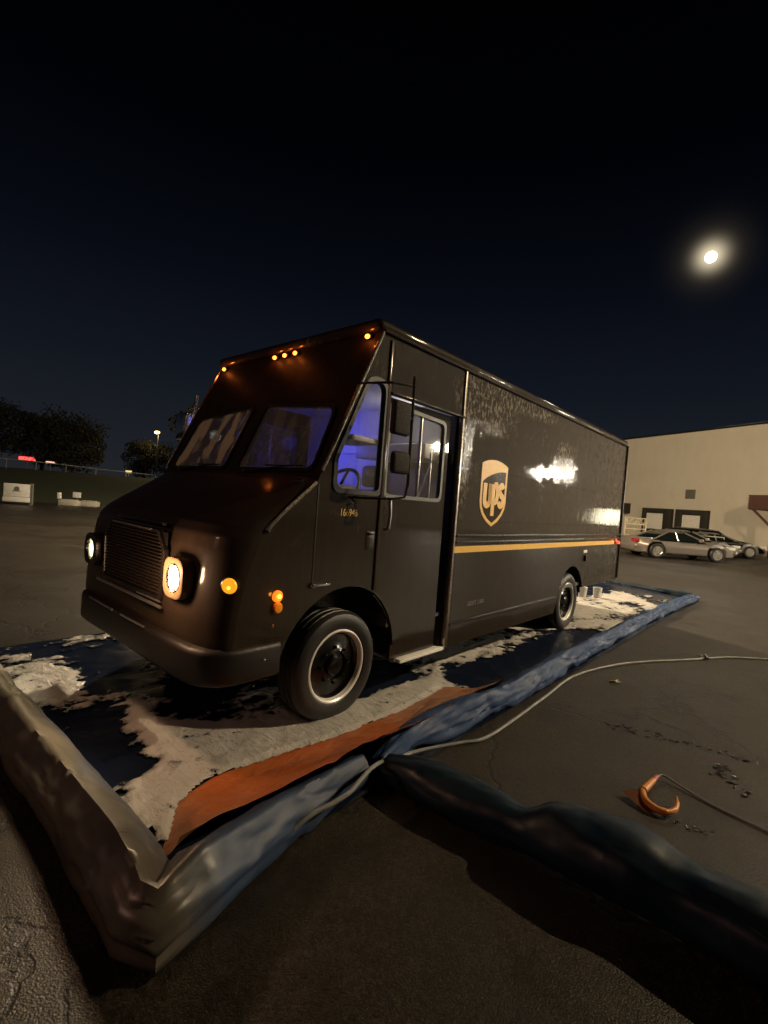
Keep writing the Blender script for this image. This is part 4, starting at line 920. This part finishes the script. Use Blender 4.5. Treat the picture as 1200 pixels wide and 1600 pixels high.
# ================================================================ LEFT BACKGROUND
M_bark = simple('bark', (.05, .04, .03), .9)
t = NT('night_foliage'); n = t.noise(.8, 4); t.set(t.mix(n, (.006, .007, .003), (.020, .018, .008)), .8); M_leaf = t.m
def tree(h, w, seed):
    rnd = random.Random(seed); r = empty('tree', (0, 0, 0)); 
    b = MB(); b.tube([(0, 0, 0), (.1, 0, h*.25), (0, .1, h*.5), (.1, .1, h*.8)], [h*.035, h*.026, h*.018, h*.006], 8)
    tips = []
    for k in range(9):
        a = k*2.4; z = h*(.28+.06*k); rr = w*(.42-.02*k); p = Vector((rr*math.cos(a), rr*math.sin(a), z+h*.12)); b.tube([(0, 0, z), p*.6+Vector((0, 0, z*.35)), p], [h*.012, h*.008, h*.003], 6); tips.append(p)
    b.done('trunk', M_bark, r)
    cl = tips+[Vector((rnd.gauss(0, w*.22), rnd.gauss(0, w*.22), h*rnd.uniform(.18, .92))) for _ in range(34)]
    V = []; F = []
    for c in cl:
        cr_ = w*rnd.uniform(.12, .22)
        for k in range(170):
            d = Vector((rnd.gauss(0, 1), rnd.gauss(0, 1), rnd.gauss(0, .8))); d = d.normalized()*cr_*rnd.random()**.4
            p = c+d; s = h*.024*rnd.uniform(.6, 1.4); u = Vector((rnd.gauss(0, 1), rnd.gauss(0, 1), rnd.gauss(0, 1))).normalized(); q = u.orthogonal().normalized()
            i = len(V); V += [p-u*s, p+q*s*.6, p+u*s, p-q*s*.6]; F.append((i, i+1, i+2, i+3))
    pymesh('crown', V, F, M_leaf, r, None)
    return r
ta = tree(8.5, 6.5, 1); tb = tree(7.0, 8.0, 2)
spots = [(ta, -14.2, 42, 1.0, .92, 'tall dark tree rising just left of the truck cab'), (tb, -43, 52, 2, 1.05, 'broad dark tree at the far left edge of the bank'), (tb, -37, 57, 2, .95, 'dark round tree right of the red lit sign'), (ta, -47, 66, 2, .9, 'slim dark tree farthest back on the bank'), (tb, -31, 62, 2, .70, 'low dark tree left of the street lamp'), (ta, -25, 66, 2, .70, 'low dark tree right behind the street lamp'), (tb, -12.5, 47, 1.2, .95, 'dark bushy tree half hidden by the cab'), (tb, -53, 60, 2, 1.1, 'large dark tree cut by the left edge of the photo')]
seen = set()
for k, (src, x, y, z, s, lb) in enumerate(spots):
    o = src if src.name not in seen else copy_tree(src); seen.add(src.name)
    o.location = (x, y, z); o.scale = (s, s, s); o.rotation_euler = (0, 0, k*1.3); tag(o, lb, 'tree', 'dark trees on the bank')
# street lamp
sl_ = empty('street_lamp', (-28.6, 60, 2.0)); tag(sl_, 'distant street lamp glowing yellow beyond the truck cab', 'street lamp')
b = MB(); b.tube([(0, 0, 0), (0, 0, 5.9)], [.09, .05], 8); b.tube([(0, 0, 5.8), (.1, -.5, 5.95)], .035, 6); b.done('pole', M_black, sl_)
b = MB(); b.sphere((.1, -.55, 5.8), .30, (1.1, 1, .6)); b.done('lamp_globe', emit('sodium_globe', (1, .72, .25), 5), sl_)
lamp('street_light', 'POINT', (.1, -.9, 5.6), 900, (1, .72, .32), sl_, .3)
# guard rail and lit things along the road on top of the bank
gr = empty('guard_rail', (-44, 48.2, 1.9)); tag(gr, 'thin pale guard rail along the road on top of the bank', 'guard rail')
b = MB()
P = [(0, 0, 1.1), (4, 0, 1.02), (8, .2, .95), (12, .4, .80), (16, .8, .62), (22, 1.2, .45)]
b.tube(P, .045, 6); b.done('rail', simple('galvanised_rail', (.5, .5, .42), .4, .3), gr)
for k in range(8): b = MB(); x = k*3; b.tube([(x, .1, -.3), (x, .1, float(np.interp(x, [p[0] for p in P], [p[2] for p in P])))], .05, 6); b.done('post', M_steel, gr)
def roadlight(name, x, y, z, w, h, col, st, label, cat):
    o = empty(name, (x, y, 1.95)); tag(o, label, cat)
    b = MB(); b.box((-w/2, -.06, z-1.95-h/2), (w/2, -.02, z-1.95+h/2), .03); b.done('lit_face', emit(name+'_face', col, st), o)
    b = MB(); b.box((-w/2-.05, -.018, z-1.95-h/2-.05), (w/2+.05, .08, z-1.95+h/2+.05), .02); b.tube([(0, .02, -.2), (0, .02, z-1.95-h/2)], .05, 6); b.done('housing', M_steel, o)
roadlight('illuminated_sign', -40.9, 55, 3.22, 1.9, .42, (1, .06, .05), 2.6, 'long red illuminated sign far away on the left', 'sign')
roadlight('roadside_light', -38.2, 55, 3.0, 1.1, .24, (1, .55, .40), 1.2, 'small pinkish white light just right of the red sign', 'light')
roadlight('bollard_light', -29.3, 55, 2.63, .7, .26, (1, .72, .30), 1.1, 'small yellowish light low on the bank below the street lamp', 'light')
# white sign board, posts, blocks
M_wboard = simple('white_board', (.55, .55, .52), .6); M_darkm = simple('dark_emblem', (.10, .10, .09), .7); M_conc = simple('concrete', (.30, .28, .24), .85)
sb = empty('sign_board', (-18.25, 24, 0), R(8)); tag(sb, 'white sign board with a dark round mark at the far left edge of the lot', 'sign')
b = MB(); b.box((-.60, -.06, .40), (.60, .06, 1.04), .01); b.box((-.62, -.08, .14), (.62, .08, .385), .01); b.done('board', M_wboard, sb)
b = MB(); b.lathe([(0, .01), (.13, .01), (.13, -.01)], 16, basis((0, -.062, .78), (1, 0, 0), (0, 0, 1))); b.box((-.2, -.066, .66), (.2, -.0605, .70)); b.done('board_mark', M_darkm, sb)
b = MB(); b.box((.60, -.05, 0), (.72, .05, 1.1)); b.done('post', M_darkm, sb)
mb = empty('marker_post', (-17.5, 26, 0)); tag(mb, 'short pale marker post between the sign board and the blocks', 'post'); b = MB(); b.box((-.10, -.06, .35), (.10, .06, .70), .03); b.done('cap', M_wboard, mb); b = MB(); b.tube([(0, 0, 0), (0, 0, .36)], .04, 8); b.done('stake', M_darkm, mb)
for i, (x, y, w) in enumerate(((-17.25, 26.5, 1.0), (-16.45, 27.0, .9))):
    o = empty('concrete_block', (x, y, 0), R(5)); tag(o, ('left', 'right')[i]+' one of two low concrete blocks at the edge of the lot', 'block', 'concrete blocks at the lot edge'); b = MB(); b.box((-w/2, -.25, 0), (w/2, .25, .30), .05, 2); b.box((-w/2+.1, -.18, .28), (w/2-.1, .18, .34), .03); b.done('block', M_conc, o)
ps = empty('small_sign', (-17.0, 26.7, 0)); tag(ps, 'small white sign standing above the concrete blocks', 'sign'); b = MB(); b.box((-.22, -.02, .46), (.22, .02, .76), .005); b.done('panel', M_wboard, ps); b = MB(); b.tube([(0, .03, 0), (0, .03, .5)], .025, 6); b.done('post', M_darkm, ps)

# ================================================================ MOON
b = MB(); b.sphere((0, 0, 0), 8.5, (1, 1, 1), 24); o = b.done('moon', emit('moon_surface', (1, .93, .78), 4), None); o.location = MOON*1000; tag(o, 'bright full moon with a hazy glow in the dark sky', 'moon')
